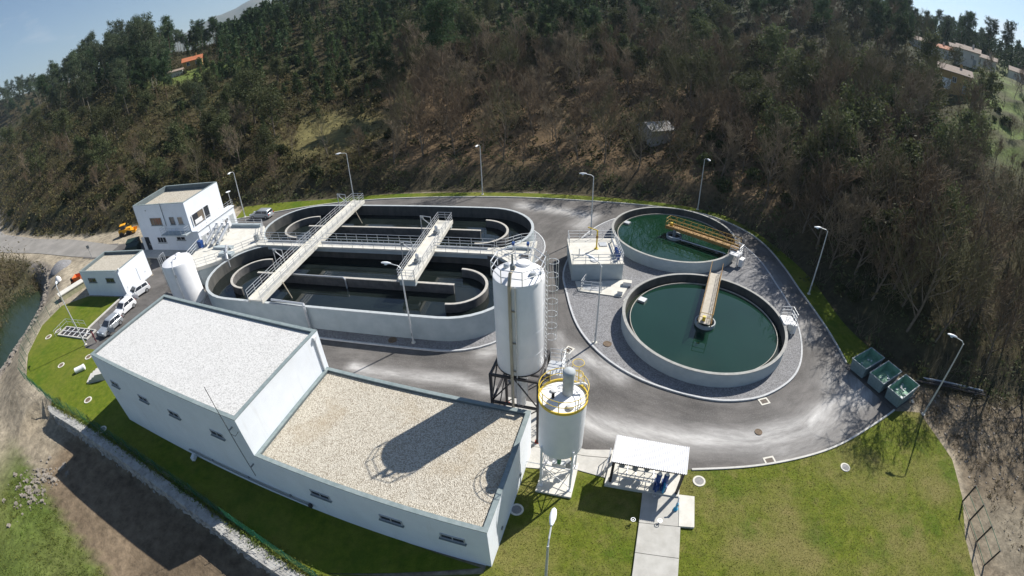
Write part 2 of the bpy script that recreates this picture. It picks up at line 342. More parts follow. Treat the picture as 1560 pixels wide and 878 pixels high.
def axis(lo, a, b, hi, fine, n):
    g1 = a - (a - lo) * (np.linspace(1, 0, n) ** 2.2); g2 = np.arange(a, b, fine); g3 = b + (hi - b) * (np.linspace(0, 1, n) ** 2.2)
    return np.unique(np.concatenate([g1[:-1], g2, g3]))
gx = axis(-900, -104, 66, 900, 0.9, 46); gy = axis(-160, -2, 112, 900, 0.9, 46)
GX, GY = np.meshgrid(gx, gy); GZ = height(GX, GY)
nx_, ny_ = len(gx), len(gy)
idx = np.arange(nx_ * ny_).reshape(ny_, nx_)
F4 = np.stack([idx[:-1, :-1], idx[:-1, 1:], idx[1:, 1:], idx[1:, :-1]], -1).reshape(-1, 4)
me = bpy.data.meshes.new('terrain'); me.from_pydata(np.stack([GX, GY, GZ], -1).reshape(-1, 3).tolist(), [], F4.tolist())
# ground colours by what grows or lies there
def ground_colour(X, Y):
    d, _ = sdist(X, Y, FOOT); e, par = sdist(X, Y, LOW); az = np.degrees(np.arctan2(X, Y)); D = np.hypot(X, Y)
    C = np.zeros(X.shape + (3,)); C[:] = (0.33, 0.285, 0.215)                                 # bare earth
    def put(m, c): 
        m = np.clip(m, 0, 1)[..., None]; C[:] = C * (1 - m) + np.array(c) * m
    w1 = wob(X, Y, 9.0); w2 = wob(X + 13, Y + 5, 23.0)
    hill = sstep(-2.6, -1.6, d) * np.where(X > -49, 1, sstep(-0.6, 0.6, d))
    put(hill, (0.056, 0.047, 0.023))                                                        # heath and litter
    put(hill * sstep(-0.1, 0.7, w1 + 0.6 * w2) * 0.8, (0.044, 0.050, 0.020))
    lit = hill * sstep(-19, -12, az) * (1 - sstep(30, 42, az)) * (1 - sstep(34, 52, d))
    put(lit, (0.155, 0.108, 0.062))                                                           # dry leaf litter in the bare wood
    put(lit * sstep(0.1, 0.9, w1) * 0.6, (0.13, 0.10, 0.055))
    cl = np.exp(-(((X + 36) / 13) ** 2 + ((Y - 95) / 8.5) ** 2) ** 2)
    put(cl * hill, (0.17, 0.15, 0.062))                                                     # grassy clearing
    put(hill * (1 - sstep(1.0, 5.0, d)) * 0.85, (0.055, 0.05, 0.03))                         # dark brown bank at the foot
    tr = hill * sstep(50, 53, az) * sstep(42, 58, d)
    put(tr, (0.105, 0.145, 0.036)); put(tr * sstep(0.0, 0.5, np.sin(d / 2.2 + 0.6 * w1)) * 0.85, (0.075, 0.068, 0.038)); put(tr * sstep(0.3, 0.8, w2) * 0.5, (0.09, 0.085, 0.045))   # green terraces
    ridge = hill * sstep(75, 110, d) * sstep(-8, 10, az) * (1 - tr * 0.8); put(ridge, (0.036, 0.045, 0.022))
    fld = np.exp(-(((X + 104) / 22) ** 2 + ((Y - 146) / 7) ** 2) ** 2); put(fld * hill, (0.15, 0.20, 0.05))
    lowm = sstep(0.0, 1.5, -e)
    put(lowm, (0.27, 0.23, 0.17))
    put(lowm * sstep(0.15, 0.8, w1) * 0.5, (0.24, 0.20, 0.145))
    soil = lowm * sstep(0, 3, X + 47) * (1 - sstep(9, 12, -e)); put(soil, (0.155, 0.118, 0.08)); put(soil * sstep(0.1, 0.8, w1) * 0.5, (0.12, 0.09, 0.06))
    gr = lowm * sstep(0, 1.2, -(Y - (14.3 - (X + 42.5) * 0.44))) * sstep(-58, -48, X)       # grass below the dirt track
    put(gr, (0.085, 0.12, 0.025)); put(gr * sstep(0.2, 0.8, w1) * 0.5, (0.17, 0.15, 0.065))
    rv, rp = sdist(X, Y, RIVER); put(sstep(-3.2, -1.6, rv) * lowm, (0.24, 0.22, 0.21)); put(sstep(-0.5, 1.5, rv) * lowm, (0.09, 0.085, 0.05))
    mud = (1 - hill) * sstep(0, 1.2, (X - np.interp(Y, [-10, 4.8, 8, 11, 15, 20, 24], [27, 31, 32.1, 34.2, 36, 35.6, 36.5]))) * (1 - lowm)
    put(mud, (0.16, 0.13, 0.092)); put(mud * sstep(0.1, 0.7, w1 + 0.3 * w2) * 0.6, (0.09, 0.075, 0.05)); put(mud * sstep(0.4, 0.9, -w1) * 0.6, (0.24, 0.215, 0.165))
    return C
CC = ground_colour(GX, GY).reshape(-1, 3)
at_ = me.color_attributes.new('ground', 'FLOAT_COLOR', 'POINT'); at_.data.foreach_set('color', np.concatenate([CC, np.ones((len(CC), 1))], 1).astype(np.float32).ravel())
me.polygons.foreach_set('use_smooth', [True] * len(me.polygons)); me.update()
m = mat('terrain', (0.2, 0.2, 0.2), rough=0.95, spec=0.15); t = m.node_tree; b = t.nodes['Principled BSDF']
ca = t.nodes.new('ShaderNodeVertexColor'); ca.layer_name = 'ground'; ge = t.nodes.new('ShaderNodeNewGeometry')
n1 = t.nodes.new('ShaderNodeTexNoise'); n1.inputs['Scale'].default_value = 1.1; n1.inputs['Detail'].default_value = 9; n1.inputs['Roughness'].default_value = 0.72
n2 = t.nodes.new('ShaderNodeTexNoise'); n2.inputs['Scale'].default_value = 0.16; n2.inputs['Detail'].default_value = 5
for n in (n1, n2): t.links.new(ge.outputs['Position'], n.inputs['Vector'])
mr = t.nodes.new('ShaderNodeMapRange'); mr.inputs[1].default_value = 0.28; mr.inputs[2].default_value = 0.72; mr.inputs[3].default_value = 0.45; mr.inputs[4].default_value = 1.5; t.links.new(n1.outputs['Fac'], mr.inputs[0])
mr2 = t.nodes.new('ShaderNodeMapRange'); mr2.inputs[1].default_value = 0.3; mr2.inputs[2].default_value = 0.7; mr2.inputs[3].default_value = 0.75; mr2.inputs[4].default_value = 1.25; t.links.new(n2.outputs['Fac'], mr2.inputs[0])
mu = t.nodes.new('ShaderNodeMath'); mu.operation = 'MULTIPLY'; t.links.new(mr.outputs[0], mu.inputs[0]); t.links.new(mr2.outputs[0], mu.inputs[1])
hs = t.nodes.new('ShaderNodeHueSaturation'); t.links.new(ca.outputs[0], hs.inputs['Color']); t.links.new(mu.outputs[0], hs.inputs['Value']); t.links.new(hs.outputs[0], b.inputs['Base Color'])
bp = t.nodes.new('ShaderNodeBump'); bp.inputs['Strength'].default_value = 0.9; bp.inputs['Distance'].default_value = 0.25; t.links.new(n1.outputs['Fac'], bp.inputs['Height']); t.links.new(bp.outputs[0], b.inputs['Normal'])
me.materials.append(m); terrain = tag(link('terrain', me), 'hillside, river bank and bare earth around the treatment plant', kind='structure')

# river
m = mat('river_water', (0.016, 0.030, 0.014), (0.024, 0.038, 0.018), 0.12, 0.15, 0.25, 1.2, spec=0.3, world_co=True)
rv_l = [(-58, 5), (-69.5, 20), (-72.5, 30), (-75, 37), (-79, 45), (-86.5, 53.5), (-95, 58)]
rpoly = [(x + 3.5, y) for x, y in rv_l] + [(-112, 60), (-108, 48), (-98, 34), (-92, 22), (-80, 2)]
struct('river', MB().sheet(rpoly, WATER_Z), 'river_water', label='green slow river along the dirt bank')

# ------------------------------------------------------------------ asphalt
KERB_OUT = smooth_path([(-46.5, 68.0), (-39.5, 69.6), (-30.5, 71.3), (-18.9, 71.8), (-1.6, 70.3), (12.4, 67.7), (22.5, 65.3), (29.2, 62.3), (33.0, 57.4), (34.3, 52.5), (34.1, 46.4), (33.4, 40.9), (32.7, 33.5), (31.8, 28.2)], 6)
KERB_FR = smooth_path([(33.1, 21.3), (29.6, 20.2), (25.3, 19.0), (21.5, 18.5), (17.0, 18.45), (12.2, 18.9)], 6)
ROAD = KERB_OUT + [(31.3, 27.8), (33.1, 21.4)] + KERB_FR + [(11.0, 19.3), (4.8, 21.25), (1.2, 22.0), (-14.2, 26.6), (-17.0, 25.5), (-33.2, 30.6), (-36, 31.5), (-44, 32.2), (-51.5, 33.0), (-53.4, 35.2), (-54.5, 37.0), (-53.8, 44.2), (-53.3, 45.5), (-51.8, 50.5), (-57, 56.2), (-62.5, 57.0), (-72, 57.6), (-82, 59.4), (-98, 62.8), (-121, 66.5), (-170, 84.5), (-300, 150), (-310, 163), (-172, 95), (-136, 78.5), (-109, 71.2), (-90, 67.6), (-75, 63.0), (-63, 61.5), (-59, 69)]
def inpoly(X, Y, poly):
    r = np.zeros(X.shape, bool); n = len(poly)
    for i in range(n):
        x0, y0 = poly[i]; x1, y1 = poly[i - 1]
        if y0 == y1: continue
        r ^= ((y0 > Y) != (y1 > Y)) & (X < (x1 - x0) * (Y - y0) / (y1 - y0) + x0)
    return r
main = [p for p in ROAD if p[0] > -76]
ax_, ay_ = np.arange(-77, 38, 0.5), np.arange(16, 74, 0.5)
AX, AY = np.meshgrid(ax_, ay_); inn = np.zeros(AX.shape, bool)
for ox, oy in ((0, 0), (0.5, 0), (0, 0.5), (0.5, 0.5), (.25, .25)): inn |= inpoly(AX + ox, AY + oy, ROAD)
vid = -np.ones((len(ay_) + 1, len(ax_) + 1), int); V = []; F = []
for j, i in zip(*np.where(inn)):
    q = []
    for jj, ii in ((j, i), (j, i + 1), (j + 1, i + 1), (j + 1, i)):
        if vid[jj, ii] < 0: vid[jj, ii] = len(V); V.append((-77 + ii * 0.5, 16 + jj * 0.5, 0.0))
        q.append(vid[jj, ii])
    F.append(q)
Va = np.array(V)
def near(P, line, w):
    d, _ = sdist(P[:, 0], P[:, 1], line); return np.exp(-(d / w) ** 2)
dust = np.maximum.reduce([0.95 * near(Va, [(31.6, 25.6), (30.6, 24.2), (29.4, 23.2)], 1.1), 1.0 * near(Va, [(32.2, 24.6), (30.2, 23.4), (28.0, 23.6), (24.0, 21.8), (18.2, 20.9), (12.9, 21.8), (8.5, 23.0), (4.6, 24.4)], 1.15), 0.55 * near(Va, [(29.5, 26), (27.5, 22.5), (20, 19.8)], 2.2), 0.9 * near(Va, [(8.8, 29.2), (7.2, 31.0), (5.2, 32.6), (3.8, 31.2), (5.2, 29.3)], 0.9),
    0.95 * near(Va, [(-1.4, 27.9), (-4.6, 29.4), (-12.9, 30.7), (-14.5, 31.2)], 0.6), 0.85 * near(Va, [(2.0, 66.6), (7.1, 64.4), (11.5, 62.0), (9.6, 58.9)], 1.3), 0.8 * near(Va, [(-2.6, 33.0), (-1.4, 33.6)], 0.8), 0.55 * near(Va, [(4.2, 35.2), (4.3, 32.4)], 0.6), 0.45 * near(Va, [(31, 47), (30, 40), (29.5, 33)], 1.8)])
me = bpy.data.meshes.new('asphalt_road'); me.from_pydata(V, [], F)
_isl = [(6.1, 47.5), (5.75, 41.8), (6.2, 36.1), (7.9, 31.7), (10.7, 28.4), (14.7, 26.0), (18.0, 25.15), (21.4, 25.5), (25.2, 27.5), (27.9, 31.1), (29.9, 36.4), (30.8, 42.5), (31.3, 48.6), (30.2, 54.5), (27.2, 60.0), (21.5, 62.6), (15.0, 61.0), (9.6, 55.6), (6.1, 47.5)]
fl = sdist(Va[:, 0], Va[:, 1], _isl)[0]; al = np.arctan2(Va[:, 1] - 42, Va[:, 0] - 19) * 17
west = sstep(-1, 4, 4 - Va[:, 0]) * sstep(14, 30, -fl + 20)
flow = np.stack([al * 0.30, fl * 1.05, 0 * fl], 1); strt = np.stack([(Va[:, 0] * 0.985 - Va[:, 1] * 0.17) * 0.30, (Va[:, 0] * 0.17 + Va[:, 1] * 0.985) * 1.05, 0 * fl], 1); wq = (Va[:, 0] < 3)[:, None]
fa = me.attributes.new('flow', 'FLOAT_VECTOR', 'POINT'); fa.data.foreach_set('vector', np.where(wq, strt, flow).astype(np.float32).ravel())
at_ = me.color_attributes.new('dust', 'FLOAT_COLOR', 'POINT'); at_.data.foreach_set('color', np.repeat(dust[:, None], 4, 1).astype(np.float32).ravel())
m = mat('asphalt', (0.075, 0.071, 0.068), (0.132, 0.124, 0.118), 0.22, 0.9, 0.25, 22, spec=0.3, world_co=True, detail=9)
layer_noise(m, 0.5, (0.07, 0.067, 0.065), 0.55, 0.75, 0.6, (1, 2.2, 1)); layer_noise(m, 9.0, (0.24, 0.23, 0.22), 0.5, 0.8, 0.5)
t = m.node_tree; b = t.nodes['Principled BSDF']; ca = t.nodes.new('ShaderNodeVertexColor'); ca.layer_name = 'dust'; ge = t.nodes.new('ShaderNodeNewGeometry')
n1 = t.nodes.new('ShaderNodeTexNoise'); n1.inputs['Scale'].default_value = 0.8; n1.inputs['Detail'].default_value = 12; n1.inputs['Roughness'].default_value = 0.74; n1.inputs['Distortion'].default_value = 0.3
mp_ = t.nodes.new('ShaderNodeMapping'); mp_.inputs['Scale'].default_value = (1, 1, 1); fa_ = t.nodes.new('ShaderNodeAttribute'); fa_.attribute_name = 'flow'; t.links.new(fa_.outputs['Vector'], mp_.inputs[0]); t.links.new(mp_.outputs[0], n1.inputs['Vector'])
mr = t.nodes.new('ShaderNodeMapRange'); mr.inputs[1].default_value = 0.33; mr.inputs[2].default_value = 0.68; mr.inputs[3].default_value = 0.25; mr.inputs[4].default_value = 0.9; t.links.new(n1.outputs['Fac'], mr.inputs[0])
mu = t.nodes.new('ShaderNodeMath'); mu.operation = 'MULTIPLY'; t.links.new(mr.outputs[0], mu.inputs[0]); t.links.new(ca.outputs[0], mu.inputs[1])
mxx = t.nodes.new('ShaderNodeMix'); mxx.data_type = 'RGBA'; mxx.inputs[7].default_value = (0.56, 0.55, 0.535, 1); t.links.new(mu.outputs[0], mxx.inputs[0]); t.links.new(b.inputs['Base Color'].links[0].from_socket, mxx.inputs[6]); t.links.new(mxx.outputs[2], b.inputs['Base Color'])
n3 = t.nodes.new('ShaderNodeTexNoise'); n3.inputs['Scale'].default_value = 1.3; n3.inputs['Detail'].default_value = 7; n3.inputs['Roughness'].default_value = 0.7; t.links.new(mp_.outputs[0], n3.inputs['Vector'])
mr3 = t.nodes.new('ShaderNodeMapRange'); mr3.inputs[1].default_value = 0.3; mr3.inputs[2].default_value = 0.72; mr3.inputs[3].default_value = 0.80; mr3.inputs[4].default_value = 1.32; t.links.new(n3.outputs['Fac'], mr3.inputs[0])
hs3 = t.nodes.new('ShaderNodeHueSaturation'); t.links.new(mr3.outputs[0], hs3.inputs['Value']); t.links.new(b.inputs['Base Color'].links[0].from_socket, hs3.inputs['Color']); t.links.new(hs3.outputs[0], b.inputs['Base Color'])
me.materials.append(m); me.update(); tag(link('asphalt_road', me), 'grey asphalt service road with pale dust looping round the tanks', kind='structure')
lane = [(-70, 57.45), (-82, 59.4), (-98, 62.8), (-121, 66.5), (-170, 84.5), (-300, 150), (-310, 163), (-172, 95), (-136, 78.5), (-109, 71.2), (-90, 67.6), (-70, 61.9)]
mat('lane_surface', (0.20, 0.19, 0.175), (0.27, 0.255, 0.235), 0.3, 0.9, 0.1, 10, world_co=True)
struct('access_road', MB().sheet(lane, 0.012), 'lane_surface', label='pale tarred access road leaving along the hill foot')

# ------------------------------------------------------------------ lawns, kerbs, paths
def grassmat(name, a, b_, c, dry, amt):
    m = mat(name, a, b_, 1.6, 0.9, 0.8, 9, spec=0.15, world_co=True, c3=c, lo=0.32, hi=0.68, detail=10)
    layer_noise(m, 0.13, dry, 0.44, 0.62, amt); layer_noise(m, 0.24, (a[0] * 0.85, a[1] * 1.12, a[2] * 0.8), 0.54, 0.68, 0.75); layer_noise(m, 0.75, (dry[0] * 1.1, dry[1] * 1.05, dry[2] * 1.1), 0.54, 0.74, amt * 0.75); layer_noise(m, 0.33, (a[0] * 0.7, a[1] * 0.9, a[2]), 0.56, 0.72, 0.6, (1.3, 0.8, 1)); layer_noise(m, 14, (a[0] * 0.55, a[1] * 0.55, a[2] * 0.5), 0.5, 0.72, 0.55); return m
grassmat('lawn', (0.076, 0.100, 0.010), (0.152, 0.168, 0.026), (0.112, 0.138, 0.015), (0.190, 0.165, 0.062), 0.85)
grassmat('lawn_fresh', (0.066, 0.100, 0.007), (0.138, 0.165, 0.017), (0.100, 0.136, 0.011), (0.170, 0.162, 0.035), 0.5)
lawnA = [(0.6, 21.6), (2.2, 20.5), (11.4, 19.0)] + KERB_FR[::-1][1:] + [(34.6, 21.0), (36.1, 20.5), (36.0, 14.8), (34.3, 11.1), (32.1, 7.9), (31, 4.8), (29.5, -1), (4, -4), (-4, 8.2), (-12.5, 11.6), (-2.2, 12.2)]
struct('lawn', MB().sheet(lawnA, 0.05), 'lawn', label='patchy green lawn in front of the road and silos')
lawnB = KERB_OUT + [(34.4, 26.5), (36.4, 28.3)] + smooth_path([(36.2, 30), (35.6, 35), (36.6, 44), (35.8, 52), (34.2, 58.0), (31.0, 63.2), (23, 67.0), (12.9, 69.7), (-1, 72.2), (-19.5, 73.9), (-32, 73.6), (-40, 74.0), (-47.5, 73.6)], 4)
struct('lawn', MB().sheet(lawnB, 0.05), 'lawn_fresh', label='narrow grass verge between the road and the wooded slope')
lawnC = [(-54.6, 37.2), (-53.9, 44.3), (-62.2, 44.9), (-66.6, 42.5), (-66.4, 37.5), (-62.9, 31.2), (-58.3, 26.9), (-47.8, 23.6), (-41.7, 22.2), (-32.8, 19.6), (-23.6, 16.4), (-16.8, 13.5), (-12.5, 11.6), (-2.3, 12.6), (-17.0, 17.8), (-35.2, 23.2), (-33.4, 28.8), (-44, 32.3), (-51.5, 33.0), (-53.4, 35.2)]
struct('lawn', MB().sheet(lawnC, 0.05), 'lawn_fresh', label='green lawn between the white building and the river track')
mat('kerb', (0.46, 0.45, 0.42), (0.56, 0.55, 0.52), 2, 0.9)
struct('kerb', MB().strip(KERB_OUT, 0.16, 0.0, 0.14), 'kerb', label='pale kerb along the grass verge')
struct('kerb', MB().strip([(33.3, 21.4)] + KERB_FR[1:], 0.16, 0.0, 0.14), 'kerb', label='pale kerb curving along the front lawn')
struct('kerb', MB().strip([(-53.4, 35.2), (-54.55, 37.1), (-53.85, 44.3)], 0.2, 0.0, 0.16), 'kerb', label='pale kerb beside the parked white cars')
# gravel island round the two clarifiers
ISL = smooth_path([(6.1, 47.5), (5.75, 41.8), (6.2, 36.1), (7.9, 31.7), (10.7, 28.4), (14.7, 26.0), (18.0, 25.15), (21.4, 25.5), (25.2, 27.5), (27.9, 31.1), (29.9, 36.4), (30.8, 42.5), (31.3, 48.6), (30.2, 54.5), (27.2, 60.0), (21.5, 62.6), (15.0, 61.0), (9.6, 55.6)], 6, True)
mat('grey_gravel', (0.13, 0.13, 0.135), (0.285, 0.285, 0.295), 14, 0.95, 0.7, 14, vor=True, lo=0, hi=0.9)
layer_noise(MATS['grey_gravel'], 0.4, (0.15, 0.145, 0.14), 0.5, 0.75, 0.5)
mat('kerb_light', (0.52, 0.53, 0.54), (0.42, 0.43, 0.44), 3, 0.9)
struct('gravel_island', MB().sheet(offset(ISL, -0.02, True), 0.10), 'grey_gravel', label='grey gravel island round the two clarifiers')
struct('kerb', MB().strip(ISL, 0.18, 0.0, 0.15, True), 'kerb_light', label='kerb ringing the gravel island of the clarifiers')
# ------------------------------------------------------------------ ditch frame: local x along the tank, y across it
DC = (-16.87, 49.39); DA = -0.174                 # centre of the double tank and its heading
def dl(u, v): return (u + 25.2, v - 45.7)
def D2W(x, y): return (DC[0] + x * math.cos(DA) - y * math.sin(DA), DC[1] + x * math.sin(DA) + y * math.cos(DA))
def stadium(cx, cy, hl, r, n=20):
    P = [(cx + hl + r * math.cos(a), cy + r * math.sin(a)) for a in np.linspace(-PI / 2, PI / 2, n)]
    return P + [(cx - hl + r * math.cos(a), cy + r * math.sin(a)) for a in np.linspace(PI / 2, 3 * PI / 2, n)]
HL = 12.45; RO = 6.45; RIM = 2.7
isl = stadium(0, 6.35, HL, RO + 1.35) ; isl2 = stadium(0, -6.35, HL, RO + 1.35)
apron = [p for p in isl2 if p[1] < -0.2] ; apron2 = [p for p in isl if p[1] > 0.2]
# outline running counter-clockwise: lower half, then right notch, then upper half
lo_r = [p for p in isl2 if p[1] < 0 and True]; hi_r = [p for p in isl if p[1] > 0]
outline = sorted([p for p in isl2 if p[0] >= 0 and p[1] < -1], key=lambda p: p[1]) + [(HL + RO + 1.2, -2), (HL + RO + 1.2, 2)] + sorted([p for p in isl if p[0] >= 0 and p[1] > 1], key=lambda p: p[1])
outline += sorted([p for p in isl if p[0] < 0 and p[1] > 1], key=lambda p: -p[1]) + [(-HL - RO - 1.2, 2), (-HL - RO - 1.2, -2)] + sorted([p for p in isl2 if p[0] < 0 and p[1] < -1], key=lambda p: -p[1])
outW = [D2W(*p) for p in outline]
struct('gravel_apron', MB().sheet(outW, 0.10), 'grey_gravel', label='grey gravel apron round the double oxidation tank')
struct('kerb', MB().strip(outW, 0.16, 0.0, 0.15, True), 'kerb_light', label='kerb ringing the gravel of the oxidation tank')

T = thing('oxidation_tank', 'large double racetrack tank of grey concrete with dark water', 'tank', (*DC, 0), DA)
mat('dark_water', (0.006, 0.009, 0.009), (0.012, 0.017, 0.016), 0.3, 0.04, 0.02, 2.5, spec=0.5)
WL = 1.2
for cy_, nm in ((-6.35, 'front'), (6.35, 'rear')):
    so, si = stadium(0, cy_, HL, RO), stadium(0, cy_, HL, RO - 0.30)
    n = len(so)
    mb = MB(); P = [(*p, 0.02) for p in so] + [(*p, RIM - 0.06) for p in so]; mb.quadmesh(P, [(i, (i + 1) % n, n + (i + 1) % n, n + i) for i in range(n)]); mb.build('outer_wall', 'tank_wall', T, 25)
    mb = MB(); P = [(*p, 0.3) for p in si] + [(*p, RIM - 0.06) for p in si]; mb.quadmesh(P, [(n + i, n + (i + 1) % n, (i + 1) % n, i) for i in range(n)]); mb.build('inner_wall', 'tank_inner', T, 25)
    so2, si2 = stadium(0, cy_, HL, RO + 0.02), stadium(0, cy_, HL, RO - 0.32)
    mb = MB(); P = []
    for L_, z in ((so2, RIM - 0.08), (so2, RIM), (si2, RIM), (si2, RIM - 0.08)): P += [(*p, z) for p in L_]
    F = [(k * n + i, k * n + (i + 1) % n, ((k + 1) % 4) * n + (i + 1) % n, ((k + 1) % 4) * n + i) for k in range(4) for i in range(n)]
    mb.quadmesh(P, F); mb.build('rim', 'tank_rim', T, 40)
    MB().sheet(stadium(0, cy_, HL, RO - 0.31), WL + (0.004 if cy_ > 0 else 0)).build('water', 'dark_water', T)
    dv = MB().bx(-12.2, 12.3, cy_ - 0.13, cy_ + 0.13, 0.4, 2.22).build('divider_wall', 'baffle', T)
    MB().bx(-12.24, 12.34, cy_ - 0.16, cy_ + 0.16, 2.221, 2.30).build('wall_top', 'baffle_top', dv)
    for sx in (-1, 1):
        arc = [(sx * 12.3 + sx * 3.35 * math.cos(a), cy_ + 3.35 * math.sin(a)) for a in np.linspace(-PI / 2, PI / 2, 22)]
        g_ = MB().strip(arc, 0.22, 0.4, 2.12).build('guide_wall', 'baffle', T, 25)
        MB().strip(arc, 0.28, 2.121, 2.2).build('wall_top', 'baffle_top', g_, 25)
# ---- central walkway over the shared wall
WK = thing('walkway', 'long concrete walkway with railings along the middle of the double tank', 'walkway', (*DC, 0), DA)
MB().bx(-16.2, 15.4, -0.75, 0.75, RIM + 0.02, RIM + 0.22).build('deck', 'deck_concrete', WK)
MB().bx(-16.2, 15.4, -0.60, 0.60, RIM - 0.5, RIM + 0.015).build('beam', 'tank_wall', WK)
MB().bx(-15, 14.5, 0.25, 0.45, RIM + 0.222, RIM + 0.38).build('cable_tray', 'galvanised', WK)
for x0, x1 in ((-16.2, -7.7), (-5.9, 6.7), (8.6, 15.2)):
    for y in (-0.68, 0.68): railing(WK, [(x0, y, RIM + 0.22), (x1, y, RIM + 0.22)], gap=1.45)
# ---- transverse bridges
def bridge(label, x, y0, y1, w=1.7):
    B = thing('footbridge', label, 'footbridge', (*D2W(x, (y0 + y1) / 2), 0), DA, 'footbridges across the oxidation tank'); a, b_ = -(y1 - y0) / 2, (y1 - y0) / 2; Z = RIM + 0.24
    MB().bx(-w / 2, w / 2, a, b_, Z, Z + 0.16).build('deck', 'deck_concrete', B)
    for sx in (-1, 1):
        MB().bx(sx * (w / 2 + 0.06) - 0.06, sx * (w / 2 + 0.06) + 0.06, a - 0.02, b_ + 0.02, Z - 0.18, Z + 0.30).build('side_beam', 'deck_concrete', B)
        railing(B, [(sx * (w / 2 + 0.05), a, Z + 0.3), (sx * (w / 2 + 0.05), b_, Z + 0.3)], h=1.0, gap=1.4)
    return B, Z, a, b_
B1, Z, a, b_ = bridge('long footbridge crossing both basins at the white building end', -7.55, -13.0, 13.4)
railing(B1, [(-0.9, b_, Z + 0.3), (0.9, b_, Z + 0.3)], h=1.0, gap=0.9)
for y in (a + 0.5, b_ - 0.5): MB().bx(-0.95, 0.95, y - 0.4, y + 0.4, 2.72, Z - 0.02).build('bearing', 'tank_wall', B1)
for k in range(7):
    y = a + 2.0 + k * 3.7
    MB().bx(-0.78, 0.78, y, y + 0.05, Z + 0.161, Z + 0.175).build('joint_strip', 'concrete', B1)
B2, Z, a, b_ = bridge('short footbridge joining the two divider walls near the silo end', 7.65, -7.3, 7.1)
for y in (a, b_): railing(B2, [(-0.9, y, Z + 0.3), (0.9, y, Z + 0.3)], h=1.0, gap=0.9)
for y in (a + 0.4, b_ - 0.4): MB().bx(-0.85, 0.85, y - 0.3, y + 0.3, 2.31, Z - 0.02).build('bearing', 'tank_wall', B2)
for y in (-3.6, 3.4):
    MB().bx(-0.3, 0.3, y - 0.35, y + 0.35, Z + 0.16, Z + 0.6).build('drive_box', 'frame_grey', B2)
    MB().lathe([(0.2, 0), (0.2, 0.5), (0.1, 0.62)], (0, y, Z + 0.6), 12).build('motor', 'galvanised', B2, 40)
# ---- mixer hoists (davit frames)
def hoist(label, x, y, side, h=1.9):
    Hh = thing('mixer_hoist', label, 'hoist', (*D2W(x, y), 0), DA, 'mixer hoists on the bridges')
    MB().path([(0, 0, WL - 0.6), (0, 0, 4.9), (side * 1.3, 0, 4.75), (side * 1.3, 0, 3.1)], 0.055, 6).build('frame', 'galvanised', Hh)
    MB().tube((0, 0, 4.75), (side * 1.25, 0, 3.7), 0.045, 6).build('brace', 'galvanised', Hh)
    MB().tube((0.25, 0, WL - 0.6), (0.25, 0, 3.0), 0.05, 6).build('guide_rail', 'galvanised', Hh)
    MB().box((side * 0.2, 0, 4.6), (0.3, 0.25, 0.25)).build('winch', 'frame_grey', Hh)
hoist('hoist frame left of the long footbridge over the front basin', -9.9, -5.2, 1)
hoist('hoist frame at the far end of the long footbridge', -9.9, 11.6, 1)
hoist('hoist frame beside the short footbridge over the front basin', 5.4, -2.4, 1)
hoist('hoist frame beside the short footbridge over the rear basin', 5.4, 4.4, 1)
for (x, y, lab) in ((-5.3, -9.5, 'slanted guide pole in the front basin beside the long footbridge'), (-5.3, 9.6, 'slanted guide pole in the rear basin beside the long footbridge')):
    g_ = thing('guide_pole', lab, 'pole', (*D2W(x, y), WL - 0.5), DA); MB().tube((0, 0, 0), (-1.2, 0.4, 2.3), 0.06, 6).build('pole', 'dark_pipe', g_); MB().tube((0, 0, 0), (0.9, 0.6, 0.1), 0.05, 6).build('foot', 'dark_pipe', g_)
# ---- inlet deck at the left notch
ID = thing('inlet_deck', 'pale concrete inlet deck beside the two storey building', 'deck', (*DC, 0), DA)
dk = [(-24.9, -6.3), (-21.9, -7.2), (-19.6, -5.4), (-17.4, -2.2), (-16.1, -0.8), (-16.1, 0.8), (-17.4, 2.4), (-19.0, 4.9), (-26.9, 4.9), (-26.4, -1.5)]
MB().prism(dk, 2.45, 2.9).build('deck', 'deck_concrete', ID)
sh = offset(dk, 0.35, True); MB().prism(sh, 0.02, 2.445).build('basement', 'tank_wall', ID)
MB().bx(-26.6, -19.4, 4.4, 4.85, 2.903, 3.35).build('kerb_wall', 'tank_wall', ID)
MB().bx(-23.0, -19.6, -2.3, -1.6, 2.903, 3.2).build('channel_wall', 'tank_wall', ID)
MB().bx(-20.4, -18.1, -4.1, -3.3, 2.903, 3.3).build('weir_box', 'tank_wall', ID)
railing(ID, [(-24.9, -6.2, 2.9), (-21.9, -7.1, 2.9), (-19.7, -5.4, 2.9), (-17.5, -2.2, 2.9), (-16.3, -0.72, 2.9)], gap=1.4)
railing(ID, [(-16.3, 0.72, 2.9), (-17.5, 2.4, 2.9), (-19.1, 4.8, 2.9), (-26.8, 4.8, 2.9)], gap=1.6)
railing(ID, [(-26.3, -1.5, 2.9), (-24.9, -6.2, 2.9)], gap=1.4)
st = thing('access_stairs', 'grey steel stairs with handrails below the inlet deck', 'stairs', (*D2W(-25.0, -7.9), 0), DA)
for k in range(9): MB().bx(-0.6, 0.6, -1.6 + k * 0.28, -1.34 + k * 0.28, 0.26 + k * 0.31, 0.30 + k * 0.31).build('tread', 'galvanised', st)
for sx in (-1, 1):
    MB().tube((sx * 0.65, -1.7, 0.1), (sx * 0.65, 1.1, 2.9), 0.06, 6).build('stringer', 'galvanised', st); railing(st, [(sx * 0.65, -1.7, 0.1), (sx * 0.65, 1.1, 2.9)], gap=1.2)
sm = thing('screening_machine', 'tangle of steel pipes and screw screens on the inlet deck', 'machine', (*D2W(-23.9, -0.2), 2.9), DA)
